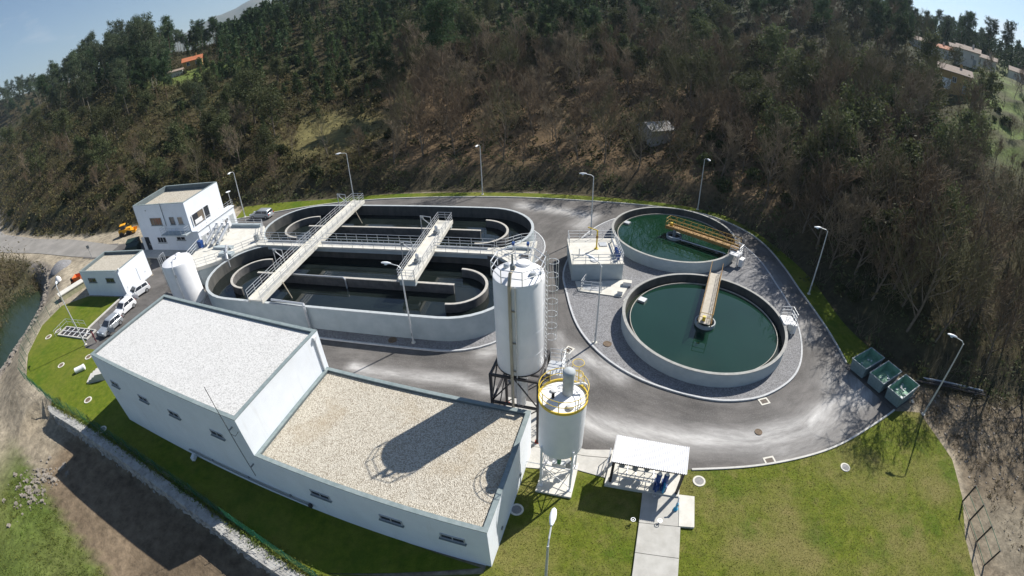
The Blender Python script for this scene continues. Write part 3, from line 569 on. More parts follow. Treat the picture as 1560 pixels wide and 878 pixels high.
for i in range(3):
    q = MB(); x = -1.0 + i * 1.1
    q.tube((x, -1.4, 0.35), (x + 0.3, 1.5, 1.9), 0.24, 10); q.build('screw_tube', 'galvanised', sm, 40)
    MB().box((x + 0.3, 1.7, 1.9), (0.45, 0.5, 0.6)).build('gear_box', 'frame_white', sm)
random.seed(3)
for i in range(9):
    a = (random.uniform(-1.9, 1.9), random.uniform(-1.5, 1.5), random.uniform(0.1, 0.8)); b2 = (a[0] + random.uniform(-.9, .9), a[1], random.uniform(0.8, 2.0))
    MB().path([a, (a[0], a[1], b2[2]), (b2[0], b2[1], b2[2]), (b2[0], b2[1] + random.uniform(-.8, .8), b2[2])], 0.07, 6).build('pipe', 'galvanised', sm)
MB().box((-1.9, -1.6, 0.5), (0.6, 0.6, 1.0)).build('control_box', 'blue_paint', sm)
pipe = thing('inlet_pipe', 'fat grey pipe dipping from the inlet deck into the front basin', 'pipe', (*D2W(-19.3, -3.4), 2.9), DA)
MB().path([(-1.2, 1.3, 0.45), (0.5, -0.8, 0.45), (0.8, -1.2, -0.1), (0.8, -1.2, -1.2)], 0.2, 10).build('pipe', 'galvanised', pipe, 50); MB().bx(-0.9, -0.6, 0.8, 1.2, 0, 0.5).build('support', 'frame_grey', pipe)
vl = thing('valve_stand', 'steel valve stand at the walkway end of the inlet deck', 'valve', (*D2W(-17.0, 0.4), 2.92), DA)
MB().box((0, 0, 0.4), (0.5, 0.5, 0.8)).build('pedestal', 'frame_grey', vl); MB().ring((0, 0), 0.3, 0.25, 0.95, 1.0, 14).build('hand_wheel', 'galvanised', vl); MB().tube((0, 0, 0.8), (0, 0, 0.98), 0.04).build('spindle', 'galvanised', vl)
# ---- outlet deck at the right notch
OD = thing('outlet_deck', 'small pale deck with railings at the silo end of the tank', 'deck', (*DC, 0), DA)
dk2 = [(15.3, -0.8), (16.4, -1.5), (18.2, -3.2), (19.6, -3.2), (19.7, 3.0), (18.0, 2.4), (16.4, 1.0), (15.3, 0.8)]
MB().prism(dk2, 2.45, 2.9).build('deck', 'deck_concrete', OD); MB().prism(offset(dk2, 0.25, True), 0.02, 2.445).build('basement', 'tank_wall', OD)
railing(OD, [(15.4, -0.72, 2.9), (16.4, -1.4, 2.9), (18.2, -3.1, 2.9), (19.5, -3.1, 2.9), (19.6, 2.9, 2.9), (18.0, 2.3, 2.9), (16.4, 0.95, 2.9), (15.4, 0.72, 2.9)], gap=1.3)
MB().bx(16.6, 19.3, 0.6, 0.85, 2.903, 3.2).build('upstand', 'tank_wall', OD); MB().bx(18.4, 19.2, -1.9, -0.9, 2.903, 3.1).build('hatch', 'black_steel', OD)
for (x, y) in ((17.4, 0.1), (19.0, 0.2)):
    g_ = thing('gate_actuator', 'blue gate actuator on the outlet deck, ' + ('nearer the walkway' if x < 18 else 'by the outer edge'), 'actuator', (*D2W(x, y), 2.9), DA)
    MB().tube((0, 0, 0), (0, 0, 0.9), 0.08).build('column', 'galvanised', g_); MB().box((0, 0, 1.0), (0.28, 0.4, 0.3)).build('motor_box', 'blue_paint', g_); MB().tube((0, 0, 1.15), (0, 0, 1.7), 0.035).build('spindle_cover', 'galvanised', g_)
# discharge pipe down the front wall and small wall fittings
for (x, lab) in ((-1.6, 'bent steel pipe coming over the front wall of the oxidation tank'),):
    g_ = thing('discharge_pipe', lab, 'pipe', (*D2W(x, -12.8), 0), DA)
    MB().path([(-4.2, 0.35, 2.95), (0, 0.1, 2.95), (0.25, -0.25, 2.9), (0.3, -0.3, 2.6), (0.3, -0.3, 0.15)], 0.13, 9).build('pipe', 'galvanised', g_, 50); MB().box((0.3, -0.3, 0.13), (0.4, 0.4, 0.05)).build('flange', 'frame_grey', g_)
g_ = thing('overflow_pipe', 'thin bent overflow pipe hung on the front divider wall', 'pipe', (*D2W(0.0, -6.55), 0), DA); MB().path([(-9.5, 0.0, 2.42), (-0.2, 0.0, 2.42), (0.1, -0.15, 2.3), (0.15, -0.2, WL - 0.2)], 0.085, 8).build('pipe', 'galvanised', g_, 50); MB().bx(-5, -4.9, -0.05, 0.2, 2.3, 2.42).build('clip', 'frame_grey', g_)
# ------------------------------------------------------------------ round clarifiers
mat('green_water', (0.005, 0.026, 0.012), (0.007, 0.032, 0.016), 0.18, 0.02, 0.006, 3, spec=0.5)
mat('teal_water', (0.007, 0.027, 0.017), (0.009, 0.034, 0.022), 0.18, 0.02, 0.006, 3, spec=0.5)
mat('channel_water', (0.02, 0.028, 0.02), rough=0.1)
def clarifier(c, label, water, pa):
    T = thing('clarifier', label, 'tank', (c[0], c[1], 0.1)); R_ = 8.21; z = 1.45
    MB().ring((0, 0), R_, R_ - 0.27, 0.0, z - 0.05, 96).build('outer_wall', 'tank_wall', T, 30)
    MB().ring((0, 0), R_ + 0.012, R_ - 0.275, z - 0.048, z, 96).build('rim', 'clar_rim', T, 30)
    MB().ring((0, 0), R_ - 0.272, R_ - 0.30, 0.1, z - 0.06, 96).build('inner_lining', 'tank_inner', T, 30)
    MB().ring((0, 0), R_ - 0.80, R_ - 0.86, 0.1, 0.72, 96).build('weir_wall', 'baffle_top', T, 30)
    MB().ring((0, 0), R_ - 0.302, R_ - 0.798, 0.30, 0.42, 96).build('channel_water', 'channel_water', T)
    MB().disc(R_ - 0.862, 0.60, 96).build('water', water, T)
    MB().ring((0, 0), 1.02, 0.9, 0.4, 1.0, 36).build('centre_well', 'tank_rim', T, 30)
    MB().disc(0.9, 0.66, 24).build('well_water', 'channel_water', T)
    MB().tube((0, 0, 0.3), (0, 0, 1.62), 0.22, 14).build('centre_column', 'frame_grey', T, 40)
    # sludge box on the weir
    a = 2.45; MB().box(((R_ - 1.35) * math.cos(a), (R_ - 1.35) * math.sin(a), 0.72), (0.75, 0.75, 0.22), a).build('scum_box', 'galvanised', T)
    # service platform on the rim
    px, py = (R_ + 0.35) * math.cos(pa), (R_ + 0.35) * math.sin(pa)
    P = thing('service_platform', 'small white railed platform on the rim of the ' + ('green' if water == 'green_water' else 'dark teal') + ' clarifier', 'platform', (c[0] + px, c[1] + py, 0.1), pa)
    MB().bx(-0.55, 0.75, -0.75, 0.75, 1.47, 1.56).build('deck', 'frame_white', P)
    for sx, sy in ((0.68, -0.68), (0.68, 0.68)): MB().tube((sx, sy, 0.0), (sx, sy, 1.47), 0.06).build('leg', 'galvanised', P)
    railing(P, [(-0.5, -0.7, 1.56), (0.7, -0.7, 1.56)], gap=1.2); railing(P, [(0.7, -0.7, 1.56), (0.7, 0.7, 1.56)], gap=0.8); railing(P, [(0.7, 0.7, 1.56), (-0.5, 0.7, 1.56)], gap=1.2)
    MB().box((1.0, 0.2, 0.55), (0.5, 0.9, 1.0)).build('switch_box', 'frame_white', P)
    return T
clarifier((18.45, 34.89), 'near round clarifier with dark teal water', 'teal_water', -0.16)
clarifier((21.11, 53.52), 'far round clarifier with green water', 'green_water', -0.80)
def scraper(c, ang, label, style):
    S = thing('scraper_bridge', label, 'bridge', (c[0], c[1], 1.75), ang, 'scraper bridges of the clarifiers'); L_ = 9.0; w = 0.62
    MB().bx(-1.0, L_, -w + 0.08, w - 0.08, 0.0, 0.07).build('deck', 'ochre_deck' if style else 'ochre_steel', S)
    for sy in (-1, 1):
        MB().bx(-1.05, L_ + 0.05, sy * w - 0.05, sy * w + 0.05, -0.16, 0.26).build('side_beam', 'ochre_deck' if style and sy > 0 else 'ochre_steel', S)
        h = 0.95
        railing(S, [(-1.0, sy * w, 0.26), (L_ + (0.5 if style else 0), sy * w, 0.26)], m='bridge_yellow' if not style else 'ochre_steel', h=h, gap=1.0, r=0.03, mid=1)
        if not style:
            mb = MB()
            for k in range(9): mb.tube((-1 + k * 1.1, sy * w, 0.26), (0.1 + k * 1.1, sy * w, 0.26 + h), 0.022, 4)
            mb.build('truss_brace', 'bridge_yellow', S)
    railing(S, [(-1.0, -w, 0.26), (-1.0, w, 0.26)], m='bridge_yellow', h=0.95, gap=1.2, mid=1)
    MB().box((L_ - 0.5, 0, -0.25), (0.9, 1.5, 0.22)).build('end_carriage', 'frame_grey', S); MB().tube((L_ - 0.8, -0.5, -0.20), (L_ - 0.8, 0.5, -0.20), 0.12, 10).build('wheel', 'rubber', S)
    MB().box((-0.5, 0.15, 0.3), (0.35, 0.3, 0.4)).build('drive_unit', 'yellow_paint', S)
    for k in (3.6, 6.6):
        MB().tube((k, w + 0.1, -1.0), (k, w + 0.1, 0.0), 0.04).build('scraper_arm', 'galvanised', S)
    if not style: MB().tube((-0.2, -w - 0.9, -0.7), (L_ - 1.2, -w - 0.55, -0.62), 0.06, 8).build('skim_pipe', 'galvanised', S)
scraper((18.15, 34.4), math.atan2(8.1, 4.25), 'pale scraper bridge with orange rails pointing away over the near clarifier', 1)
scraper((21.3, 54.3), math.atan2(-5.6, 6.0), 'ochre scraper bridge with yellow truss rails over the green clarifier', 0)

# ------------------------------------------------------------------ pump chamber between tank and clarifiers
PC = thing('pump_chamber', 'low grey concrete pump chamber with white railed roof beside the clarifiers', 'chamber', (9.45, 47.5, 0.1), -0.03)
MB().bx(-2.8, 2.8, -3.05, 3.0, 0, 2.0).build('wall', 'tank_wall', PC)
MB().bx(-2.86, 2.86, -3.1, 3.05, 2.003, 2.12).build('roof_slab', 'deck_concrete', PC)
for a, b_ in (((-2.75, -3.0), (2.75, -3.0)), ((2.75, -3.0), (2.75, 2.9)), ((2.75, 2.9), (-2.75, 2.9)), ((-2.75, 2.9), (-2.75, 1.2))): railing(PC, [(*a, 2.12), (*b_, 2.12)], gap=1.35, r=0.03)
MB().lathe([(0.45, 0), (0.45, 0.1), (0.05, 0.18)], (-0.3, -2.3, 2.12), 18).build('hatch', 'frame_white', PC, 40); MB().box((1.2, 1.4, 2.17), (0.9, 0.9, 0.1)).build('hatch', 'galvanised', PC)
MB().tube((-1.9, -1.4, 2.12), (-1.9, -1.4, 3.1), 0.06).build('vent_pipe', 'galvanised', PC)
MB().path([(2.3, -1.2, 2.12), (2.3, -1.2, 2.6), (2.3, 2.0, 2.6), (2.3, 2.0, 2.12)], 0.09, 8).build('roof_pipe', 'galvanised', PC)
JC = thing('jib_crane', 'yellow jib crane post standing on the pump chamber roof', 'crane', (9.75, 47.9, 2.22), 0)
MB().lathe([(0.25, 0), (0.25, 0.06), (0.12, 0.1), (0.09, 0.3)], (0, 0, 0), 14).build('base', 'yellow_paint', JC, 40); MB().tube((0, 0, 0.1), (0, 0, 2.3), 0.09, 10).build('post', 'yellow_paint', JC, 40); MB().path([(0, 0, 2.3), (-1.0, 0.5, 2.5)], 0.07, 8).build('arm', 'yellow_paint', JC, 40); MB().box((0, 0, 1.5), (0.25, 0.2, 0.3)).build('winch', 'ochre_steel', JC)
BM = thing('blue_valve_set', 'blue valves and motors on the edge of the pump chamber roof', 'valve', (11.75, 45.8, 2.22), 0)
for k, y in enumerate((-0.6, 0.1, 0.8)):
    MB().lathe([(0.16, 0), (0.16, 0.35), (0.22, 0.37), (0.22, 0.7), (0.1, 0.8)], (0, y, 0), 12).build('valve_body', 'blue_paint', BM, 40); MB().ring((0, y), 0.2, 0.15, 0.9, 0.95, 12).build('hand_wheel', 'blue_paint', BM); MB().tube((0, y, 0.75), (0, y, 0.93), 0.03).build('spindle', 'galvanised', BM)
struct('concrete_pad', MB().prism([(7.0, 42.3), (11.4, 40.9), (13.0, 43.6), (12.6, 44.2), (6.9, 44.3)], 0.1, 0.2), 'deck_concrete', label='pale concrete pad in front of the pump chamber')
CG = thing('guard_frame', 'low steel guard frame on the pad before the pump chamber', 'railing', (7.3, 42.55, 0.2), -0.29)
railing(CG, [(0, 0, 0), (2.2, 0, 0)], gap=1.1); railing(CG, [(0, 0, 0), (0.3, 1.5, 0)], gap=1.5)
MB().bx(0.2, 2.1, 0.1, 1.3, 0.0, 0.02).build('floor_grating', 'galvanised', CG)
for x, y, s in ((12.5, 43.2, 0.55), (11.3, 41.4, 0.35)):
    g_ = thing('pit_box', 'white pit box on the pad corner, ' + ('larger one' if s > 0.4 else 'smaller one'), 'box', (x, y, 0.2), -0.3); MB().box((0, 0, 0.2), (s * 1.6, s, 0.4)).build('body', 'frame_white', g_); MB().box((0, 0, 0.43), (s * 1.7, s * 1.1, 0.05)).build('lid', 'deck_concrete', g_)

# ------------------------------------------------------------------ tall white silo on black steel frame
def ladder(parent, x, y, a, z0, z1, cage=True, r=0.36, m='galvanised', name='ladder'):
    """ladder at (x,y), facing outwards along angle a; hoops as a cage"""
    ca, sa = math.cos(a), math.sin(a); mb = MB()
    P = lambda o, t_, z: (x + o * ca - t_ * sa, y + o * sa + t_ * ca, z)
    for s_ in (-0.22, 0.22): mb.tube(P(0, s_, z0), P(0, s_, z1 + 1.0), 0.025, 5)
    L_ = mb.build('ladder_rails', m, parent); rm = None
    n = int((z1 - z0) / 0.33)
    for k in range(n):
        MB().tube(P(0, -0.22, z0 + 0.3 + k * 0.33), P(0, 0.22, z0 + 0.3 + k * 0.33), 0.018, 4).build('rung', m, L_)
    if cage:
        hz_ = list(np.arange(z0 + 2.2, z1 + 1.0, 0.95))
        for z in hz_:
            MB().path([P(0.36 + r * math.cos(b2) , r * math.sin(b2), z) for b2 in np.linspace(-2.5, 2.5, 13)], 0.02, 4).build('cage_hoop', m, parent)
        mb = MB()
        for b2 in (-1.2, -0.6, 0, 0.6, 1.2): mb.tube(P(0.36 + r * math.cos(b2), r * math.sin(b2), hz_[0]), P(0.36 + r * math.cos(b2), r * math.sin(b2), hz_[-1]), 0.014, 4)
        mb.build('cage_bars', m, parent)
BA = -0.295
SIL = (0.42, 24.45)
S = thing('tall_silo', 'tall white cylindrical silo on a black steel frame behind the low roof', 'silo', (*SIL, 0), BA)
zt, zb, R_ = 13.1, 6.25, 1.56
MB().lathe([(0.5, zb - 1.3), (R_ - 0.06, zb - 0.1), (R_, zb + 0.05), (R_, zt - 0.05), (R_ - 0.03, zt)], (0, 0, 0), 64).build('shell', 'white_paint', S, 35)
rf = MB().lathe([(R_ - 0.02, zt + 0.002), (0.7, zt + 0.30), (0.3, zt + 0.36), (0.001, zt + 0.37)], (0, 0, 0), 64).build('roof', 'white_paint', S, 35)
MB().lathe([(0.42, 0), (0.42, 0.22), (0.36, 0.27)], (0.15, 0.55, zt + 0.25), 24).build('manhole', 'white_paint', rf, 40); MB().lathe([(0.2, 0), (0.2, 0.2), (0.12, 0.3)], (-0.75, 0.1, zt + 0.2), 16).build('vent', 'galvanised', rf, 40); MB().box((0.95, -0.35, zt + 0.3), (0.3, 0.25, 0.2)).build('junction_box', 'galvanised', rf)
for z in np.arange(zb + 1.5, zt - 0.5, 1.75): MB().ring((0, 0), R_ + 0.008, R_ - 0.02, z, z + 0.035, 64).build('weld_band', 'white_paint', S, 30)
oct_ = [(1.62 * math.cos(a), 1.62 * math.sin(a), zt + 0.02) for a in np.arange(8) * PI / 4 + PI / 8]
railing(S, oct_, h=0.95, gap=1.3, closed=True, mid=1, r=0.03)
pa = -2.03 + 0.52; mb = MB(); 
MB().path([(-0.10, -R_ - 0.12, 3.2), (-0.10, -R_ - 0.12, zt + 0.15), (-0.10, -R_ + 0.15, zt + 0.75), (-0.10, -0.5, zt + 0.7)], 0.10, 10).build('fill_pipe', 'dark_pipe', S, 50)
MB().path([(0.22, -R_ - 0.06, 3.2), (0.22, -R_ - 0.06, zt)], 0.045, 6).build('cable_duct', 'galvanised', S)
for z in (zb + 0.5, zb + 2.8, zb + 5.2): MB().box((0.02, -R_ - 0.06, z), (0.34, 0.14, 0.05)).build('pipe_clamp', 'dark_pipe', S)
MB().lathe([(0.15, 0), (0.15, 0.3), (0.06, 0.4), (0.05, 1.0)], (-0.1, -0.9, zt + 0.75), 12).build('pipe_valve', 'frame_grey', S, 40)
hs_ = 1.62
for sx in (-1, 1):
    for sy in (-1, 1):
        MB().bx(sx * hs_ - 0.09, sx * hs_ + 0.09, sy * hs_ - 0.09, sy * hs_ + 0.09, 0.12, zb - 0.05).build('leg', 'black_steel', S)
        MB().box((sx * hs_, sy * hs_, 0.07), (0.4, 0.4, 0.12)).build('foot_plate', 'red_rust', S)
for z in (zb - 0.14, 3.6):
    for s_ in (-1, 1):
        MB().bx(-hs_ + 0.092, hs_ - 0.092, s_ * hs_ - 0.07, s_ * hs_ + 0.07, z - 0.09, z + 0.09).build('beam', 'black_steel', S); MB().bx(s_ * hs_ - 0.07, s_ * hs_ + 0.07, -hs_ + 0.092, hs_ - 0.092, z - 0.09, z + 0.09).build('beam', 'black_steel', S)
for s_ in (-1, 1):
    for (p, q) in (((-hs_, s_ * hs_), (hs_, s_ * hs_)), ((s_ * hs_, -hs_), (s_ * hs_, hs_))):
        MB().tube((p[0], p[1], 3.7), ((p[0] + q[0]) / 2, (p[1] + q[1]) / 2, zb - 0.2), 0.055, 5).build('brace', 'black_steel', S); MB().tube((q[0], q[1], 3.7), ((p[0] + q[0]) / 2, (p[1] + q[1]) / 2, zb - 0.2), 0.055, 5).build('brace', 'black_steel', S)
        MB().tube((p[0], p[1], 0.3), (q[0], q[1], 3.5), 0.045, 5).build('brace', 'black_steel', S)
MB().ring((0, 0), R_ + 0.02, R_ - 0.3, zb - 0.05, zb + 0.06, 48).build('ring_beam', 'black_steel', S, 30)
ladder(S, 1.75 * math.cos(0.5), 1.75 * math.sin(0.5), 0.5, 5.7, zt + 0.1)
pl = MB().bx(1.75, 2.9, -0.1, 1.3, 5.55, 5.62).build('rest_platform', 'galvanised', S)
railing(S, [(2.85, -0.05, 5.62), (2.85, 1.25, 5.62), (1.8, 1.25, 5.62)], gap=0.7); ladder(S, 2.75, 1.55, 1.57, 0.1, 5.4, True)
MB().lathe([(0.35, 2.2), (0.35, 3.0), (0.5, 3.1), (0.5, 4.4), (0.45, 4.95)], (0, 0, 0), 20).build('discharge_hopper', 'galvanised', S, 40)
struct('concrete_pad', MB().prism([(-1.6, 22.9), (4.8, 20.95), (6.6, 20.6), (6.9, 21.3), (4.9, 21.5), (2.8, 22.4), (3.8, 25.6), (-0.6, 27.2)], 0.02, 0.12), 'concrete', label='pale concrete pad under the tall silo')
struct('concrete_path', MB().prism([(0.4, 20.2), (1.0, 21.9), (1.25, 22.0), (4.8, 20.9), (6.6, 20.55), (6.0, 18.9), (4.1, 19.75), (1.9, 20.6), (1.7, 20.0)], 0.02, 0.11), 'concrete', label='pale concrete path running past the lime silo to the canopy')

# ------------------------------------------------------------------ lime silo with yellow rail
LS = (2.72, 19.25)
S = thing('lime_silo', 'white squat silo with yellow top railing on the lawn', 'silo', (*LS, 0), BA)
zt, zb, R_ = 7.9, 3.85, 1.38
MB().bx(-1.2, 1.2, -1.55, 1.4, 0.0, 0.22).build('pad', 'deck_concrete', S)
MB().lathe([(0.16, 2.25), (0.2, 2.45), (R_ - 0.15, zb - 0.15), (R_ - 0.02, zb), (R_, zb + 0.1), (R_, zt)], (0, 0, 0), 64).build('shell', 'white_paint', S, 35)
rf = MB().lathe([(R_ - 0.02, zt + 0.002), (0.6, zt + 0.1), (0.001, zt + 0.13)], (0, 0, 0), 64).build('roof', 'white_paint', S, 35)
MB().lathe([(0.32, 0), (0.32, 1.5), (0.36, 1.52), (0.36, 1.7), (0.28, 1.8), (0.001, 1.86)], (0.2, 0.28, zt + 0.1), 28).build('dust_filter', 'tank_rim', rf, 40)
MB().lathe([(0.22, 0), (0.22, 0.14), (0.08, 0.2)], (0.55, -0.72, zt + 0.08), 20).build('manhole', 'frame_white', rf, 40); MB().lathe([(0.22, 0), (0.22, 0.1), (0.05, 0.16)], (-0.6, 0.35, zt + 0.08), 20).build('relief_valve', 'frame_white', rf, 40); MB().box((-0.55, -0.25, zt + 0.25), (0.15, 0.15, 0.35)).build('level_sensor', 'rubber', rf)
MB().path([(0.25, 0.5, zt + 0.6), (1.0, 0.75, zt + 0.65), (1.2, 0.8, zt + 0.5)], 0.07, 8).build('vent_pipe', 'frame_white', rf)
MB().ring((0, 0), R_ + 0.05, R_ - 0.01, zt - 0.02, zt + 0.16, 64).build('kick_plate', 'yellow_paint', S, 30)
cir = [((R_ + 0.03) * math.cos(a), (R_ + 0.03) * math.sin(a), zt + 0.1) for a in np.arange(24) * PI / 12]
MB().path([(x, y, z + 0.9) for x, y, z in cir], 0.022, 5, True).build('handrail', 'yellow_paint', S); MB().path([(x, y, z + 0.48) for x, y, z in cir], 0.022, 5, True).build('mid_rail', 'yellow_paint', S)
for x, y, z in cir[::3]: MB().tube((x, y, z), (x, y, z + 0.9), 0.025, 5).build('post', 'yellow_paint', S)
MB().path([((R_ + 0.05) * math.cos(1.2) + 0.35 * math.cos(b2), (R_ + 0.05) * math.sin(1.2) + 0.35 + 0.35 * math.sin(b2), zt + 1.3) for b2 in np.linspace(0, 2 * PI, 13)], 0.02, 4).build('cage_hoop', 'yellow_paint', S)
ladder(S, (R_ + 0.12) * math.cos(1.3), (R_ + 0.12) * math.sin(1.3), 1.3, 0.3, zt + 0.2, True, m='yellow_paint')
for sx in (-1, 1):
    for sy in (-1, 1):
        MB().tube((sx * 0.98, sy * 0.98, 0.22), (sx * 0.98, sy * 0.98, zb + 0.5), 0.075, 8).build('leg', 'white_paint', S); MB().box((sx * 0.98, sy * 0.98, 0.24), (0.3, 0.3, 0.04)).build('foot_plate', 'frame_white', S)
for (p, q) in (((-1, -1), (1, -1)), ((1, -1), (1, 1)), ((1, 1), (-1, 1)), ((-1, 1), (-1, -1))):
    for (z0, z1) in ((0.5, 2.4), (2.4, 0.5)): MB().tube((p[0] * 0.98, p[1] * 0.98, z0), (q[0] * 0.98, q[1] * 0.98, z1), 0.03, 5).build('brace', 'white_paint', S)
    MB().tube((p[0] * 0.98, p[1] * 0.98, 2.5), (q[0] * 0.98, q[1] * 0.98, 2.5), 0.04, 5).build('crossbar', 'white_paint', S)
MB().tube((0, 0, 1.7), (0, 0, 2.3), 0.14, 12).build('outlet_valve', 'green_paint', S, 40); MB().box((0, 0.1, 1.45), (0.9, 0.4, 0.4)).build('dosing_screw', 'galvanised', S); MB().box((0.6, 0.5, 1.0), (0.4, 0.3, 0.6)).build('control_box', 'frame_grey', S); MB().box((-0.55, 0.7, 1.25), (0.5, 0.4, 0.55)).build('motor', 'white_paint', S)

mat('path_concrete', (0.38, 0.37, 0.34), (0.46, 0.45, 0.42), 1.4, 0.9, 0.05, 40)
layer_noise(MATS['path_concrete'], 0.55, (0.34, 0.28, 0.17), 0.6, 0.78, 0.6)
# ------------------------------------------------------------------ canopy with dosing pumps
CA = -0.335
C_ = thing('canopy', 'white corrugated metal canopy on dark posts at the lawn edge', 'canopy', (8.62, 18.55, 0), CA)
mb = MB(); P = []; F = []; n = 160; W_, Dp = 4.95, 2.15
for i in range(n + 1):
    x = -W_ / 2 + W_ * i / n; zz = 0.03 * (1 if (i // 2) % 2 else -1)
    P += [(x, -Dp / 2, 2.72 + zz), (x, Dp / 2, 2.92 + zz)]
for i in range(n): F.append((2 * i, 2 * i + 2, 2 * i + 3, 2 * i + 1))
mb.quadmesh(P, F); mb.build('roof_sheet', 'white_paint', C_)
MB().bx(-2.4, 2.4, -1.0, -0.9, 2.5, 2.66).build('front_beam', 'black_steel', C_); MB().bx(-2.4, 2.4, 0.9, 1.0, 2.6, 2.78).build('rear_beam', 'black_steel', C_)
for sx in (-1, 1):
    MB().bx(sx * 2.28 - 0.09, sx * 2.28 + 0.09, -0.97, -0.79, 0.3, 2.5).build('post', 'black_steel', C_); MB().bx(sx * 2.28 - 0.09, sx * 2.28 + 0.09, 0.79, 0.97, 0.3, 2.6).build('post', 'black_steel', C_); MB().bx(sx * 2.28 - 0.06, sx * 2.28 + 0.06, -0.9, 0.9, 2.40, 2.49).build('rafter', 'black_steel', C_)
struct('concrete_pad', MB().prism([(5.75, 18.25), (10.6, 16.65), (11.45, 19.35), (6.75, 21.0)], 0.04, 0.3), 'deck_concrete', label='raised pale slab under the metal canopy')
cp_ = tag(bpy.data.objects.new('concrete_path', None), 'pale concrete path leading from the canopy towards the viewer', kind='structure'); COL.objects.link(cp_)
for q in ([(8.25, 17.42), (7.56, 15.1), (10.17, 14.43), (10.55, 16.68)], [(7.55, 15.06), (6.93, 13.0), (9.55, 12.2), (10.16, 14.39)], [(6.92, 12.96), (6.3, 10.8), (8.93, 10.0), (9.54, 12.16)], [(6.29, 10.76), (5.7, 8.7), (8.4, 7.9), (8.92, 9.96)]): MB().prism(q, 0.04, 0.2).build('slab', 'path_concrete', cp_)
struct('concrete_pad', MB().prism([(10.05, 14.45), (11.05, 14.2), (11.7, 16.55), (10.68, 16.85)], 0.04, 0.24), 'deck_concrete', label='small square concrete slab beside the canopy path')
def loc2w(c, a, x, y): return (c[0] + x * math.cos(a) - y * math.sin(a), c[1] + x * math.sin(a) + y * math.cos(a))
CC_ = (8.62, 18.55)
for k, (x, y) in enumerate(((0.85, -0.62), (1.35, -0.58))):
    g_ = thing('dosing_pump', ('left' if k == 0 else 'right') + ' blue dosing pump with domed motor under the canopy edge', 'pump', (*loc2w(CC_, CA, x, y), 0.3), CA)
    MB().box((0, 0, 0.25), (0.4, 0.7, 0.5)).build('base_frame', 'blue_paint', g_); MB().lathe([(0.17, 0.5), (0.19, 0.9), (0.17, 0.95), (0.19, 1.35), (0.12, 1.45)], (0, 0, 0), 16).build('pump_body', 'blue_paint', g_, 40); MB().lathe([(0.12, 0), (0.12, 0.1), (0.001, 0.15)], (0, 0, 1.45), 14).build('motor_cap', 'lamp_white', g_, 40); MB().path([(0, 0, 0.7), (0, -0.5, 0.7), (0, -0.5, 0.1)], 0.08, 8).build('outlet_pipe', 'cyan_paint' if k else 'blue_paint', g_)
g_ = thing('pipe_rack', 'grey dosing pipes and frames standing on the canopy slab', 'pipes', (*loc2w(CC_, CA, -0.6, -0.15), 0.3), CA)
random.seed(5)
for i in range(5):
    x = -1.3 + i * 0.6; MB().path([(x, -0.45, 0), (x, -0.45, 0.7), (x, 0.5, 0.7), (x, 0.5, 0)], 0.03, 5).build('frame', 'galvanised', g_)
for y, z in ((-0.45, 0.7), (0.05, 0.72), (0.5, 0.7), (-0.45, 0.3)): MB().tube((-1.4, y, z), (1.4, y, z), 0.035, 6).build('pipe', 'galvanised', g_)
for x, y in ((-1.1, 0.2), (-0.2, 0.1), (0.6, 0.25)): MB().lathe([(0.2, 0.74), (0.2, 1.15), (0.1, 1.25)], (x, y, 0), 14).build('vessel', 'frame_grey', g_, 40)
MB().box((-1.0, 0.55, 1.0), (0.35, 0.2, 0.5)).build('switch_box', 'blue_paint', g_); MB().box((0.1, 0.6, 1.2), (0.8, 0.06, 0.6)).build('sign_plate', 'frame_white', g_)
g_ = thing('bent_rail', 'grey bent guard rail left of the canopy slab', 'railing', (5.75, 18.9, 0.1), 1.25); MB().path([(0, 0, 0), (0, 0, 1.05), (0.7, -0.15, 1.05), (1.9, -0.15, 1.05), (1.9, -0.15, 0)], 0.035, 6).build('rail', 'galvanised', g_); MB().tube((0, 0, 0.5), (1.9, -0.15, 0.5), 0.025, 5).build('mid_rail', 'galvanised', g_)
g_ = thing('standpipe', 'bright blue standpipe valve on the canopy path', 'standpipe', (10.15, 15.75, 0.2), 0); MB().tube((0, 0, 0), (0, 0, 0.75), 0.09, 10).build('pipe', 'cyan_paint', g_, 40); MB().lathe([(0.16, 0.0), (0.16, 0.12), (0.1, 0.2)], (0, 0, 0.0), 12).build('flange', 'cyan_paint', g_); MB().path([(0, 0, 0.75), (0.05, 0.25, 1.1)], 0.05, 8).build('spout', 'lamp_white', g_)
for x, y, lab in ((8.9, 16.9, 'grey hand wheel valve at the foot of the blue pumps'), (8.85, 14.9, 'small grey hand wheel valve in the middle of the path'), (7.15, 15.2, 'small grey hand wheel valve at the path edge')):
    g_ = thing('hand_valve', lab, 'valve', (x, y, 0.2), 0); MB().tube((0, 0, 0), (0, 0, 0.25), 0.05, 8).build('stem', 'galvanised', g_); MB().ring((0, 0), 0.16, 0.12, 0.25, 0.28, 14).build('hand_wheel', 'galvanised', g_)
g_ = thing('tap_bracket', 'pipe bracket sticking out from the low building wall towards the silo', 'pipe', (1.0, 20.2, 0.6), BA); MB().tube((-0.9, 0, 0), (0.9, 0, 0), 0.03, 6).build('pipe', 'galvanised', g_); MB().tube((0.85, 0, -0.5), (0.85, 0, 0), 0.03, 6).build('drop_pipe', 'galvanised', g_)

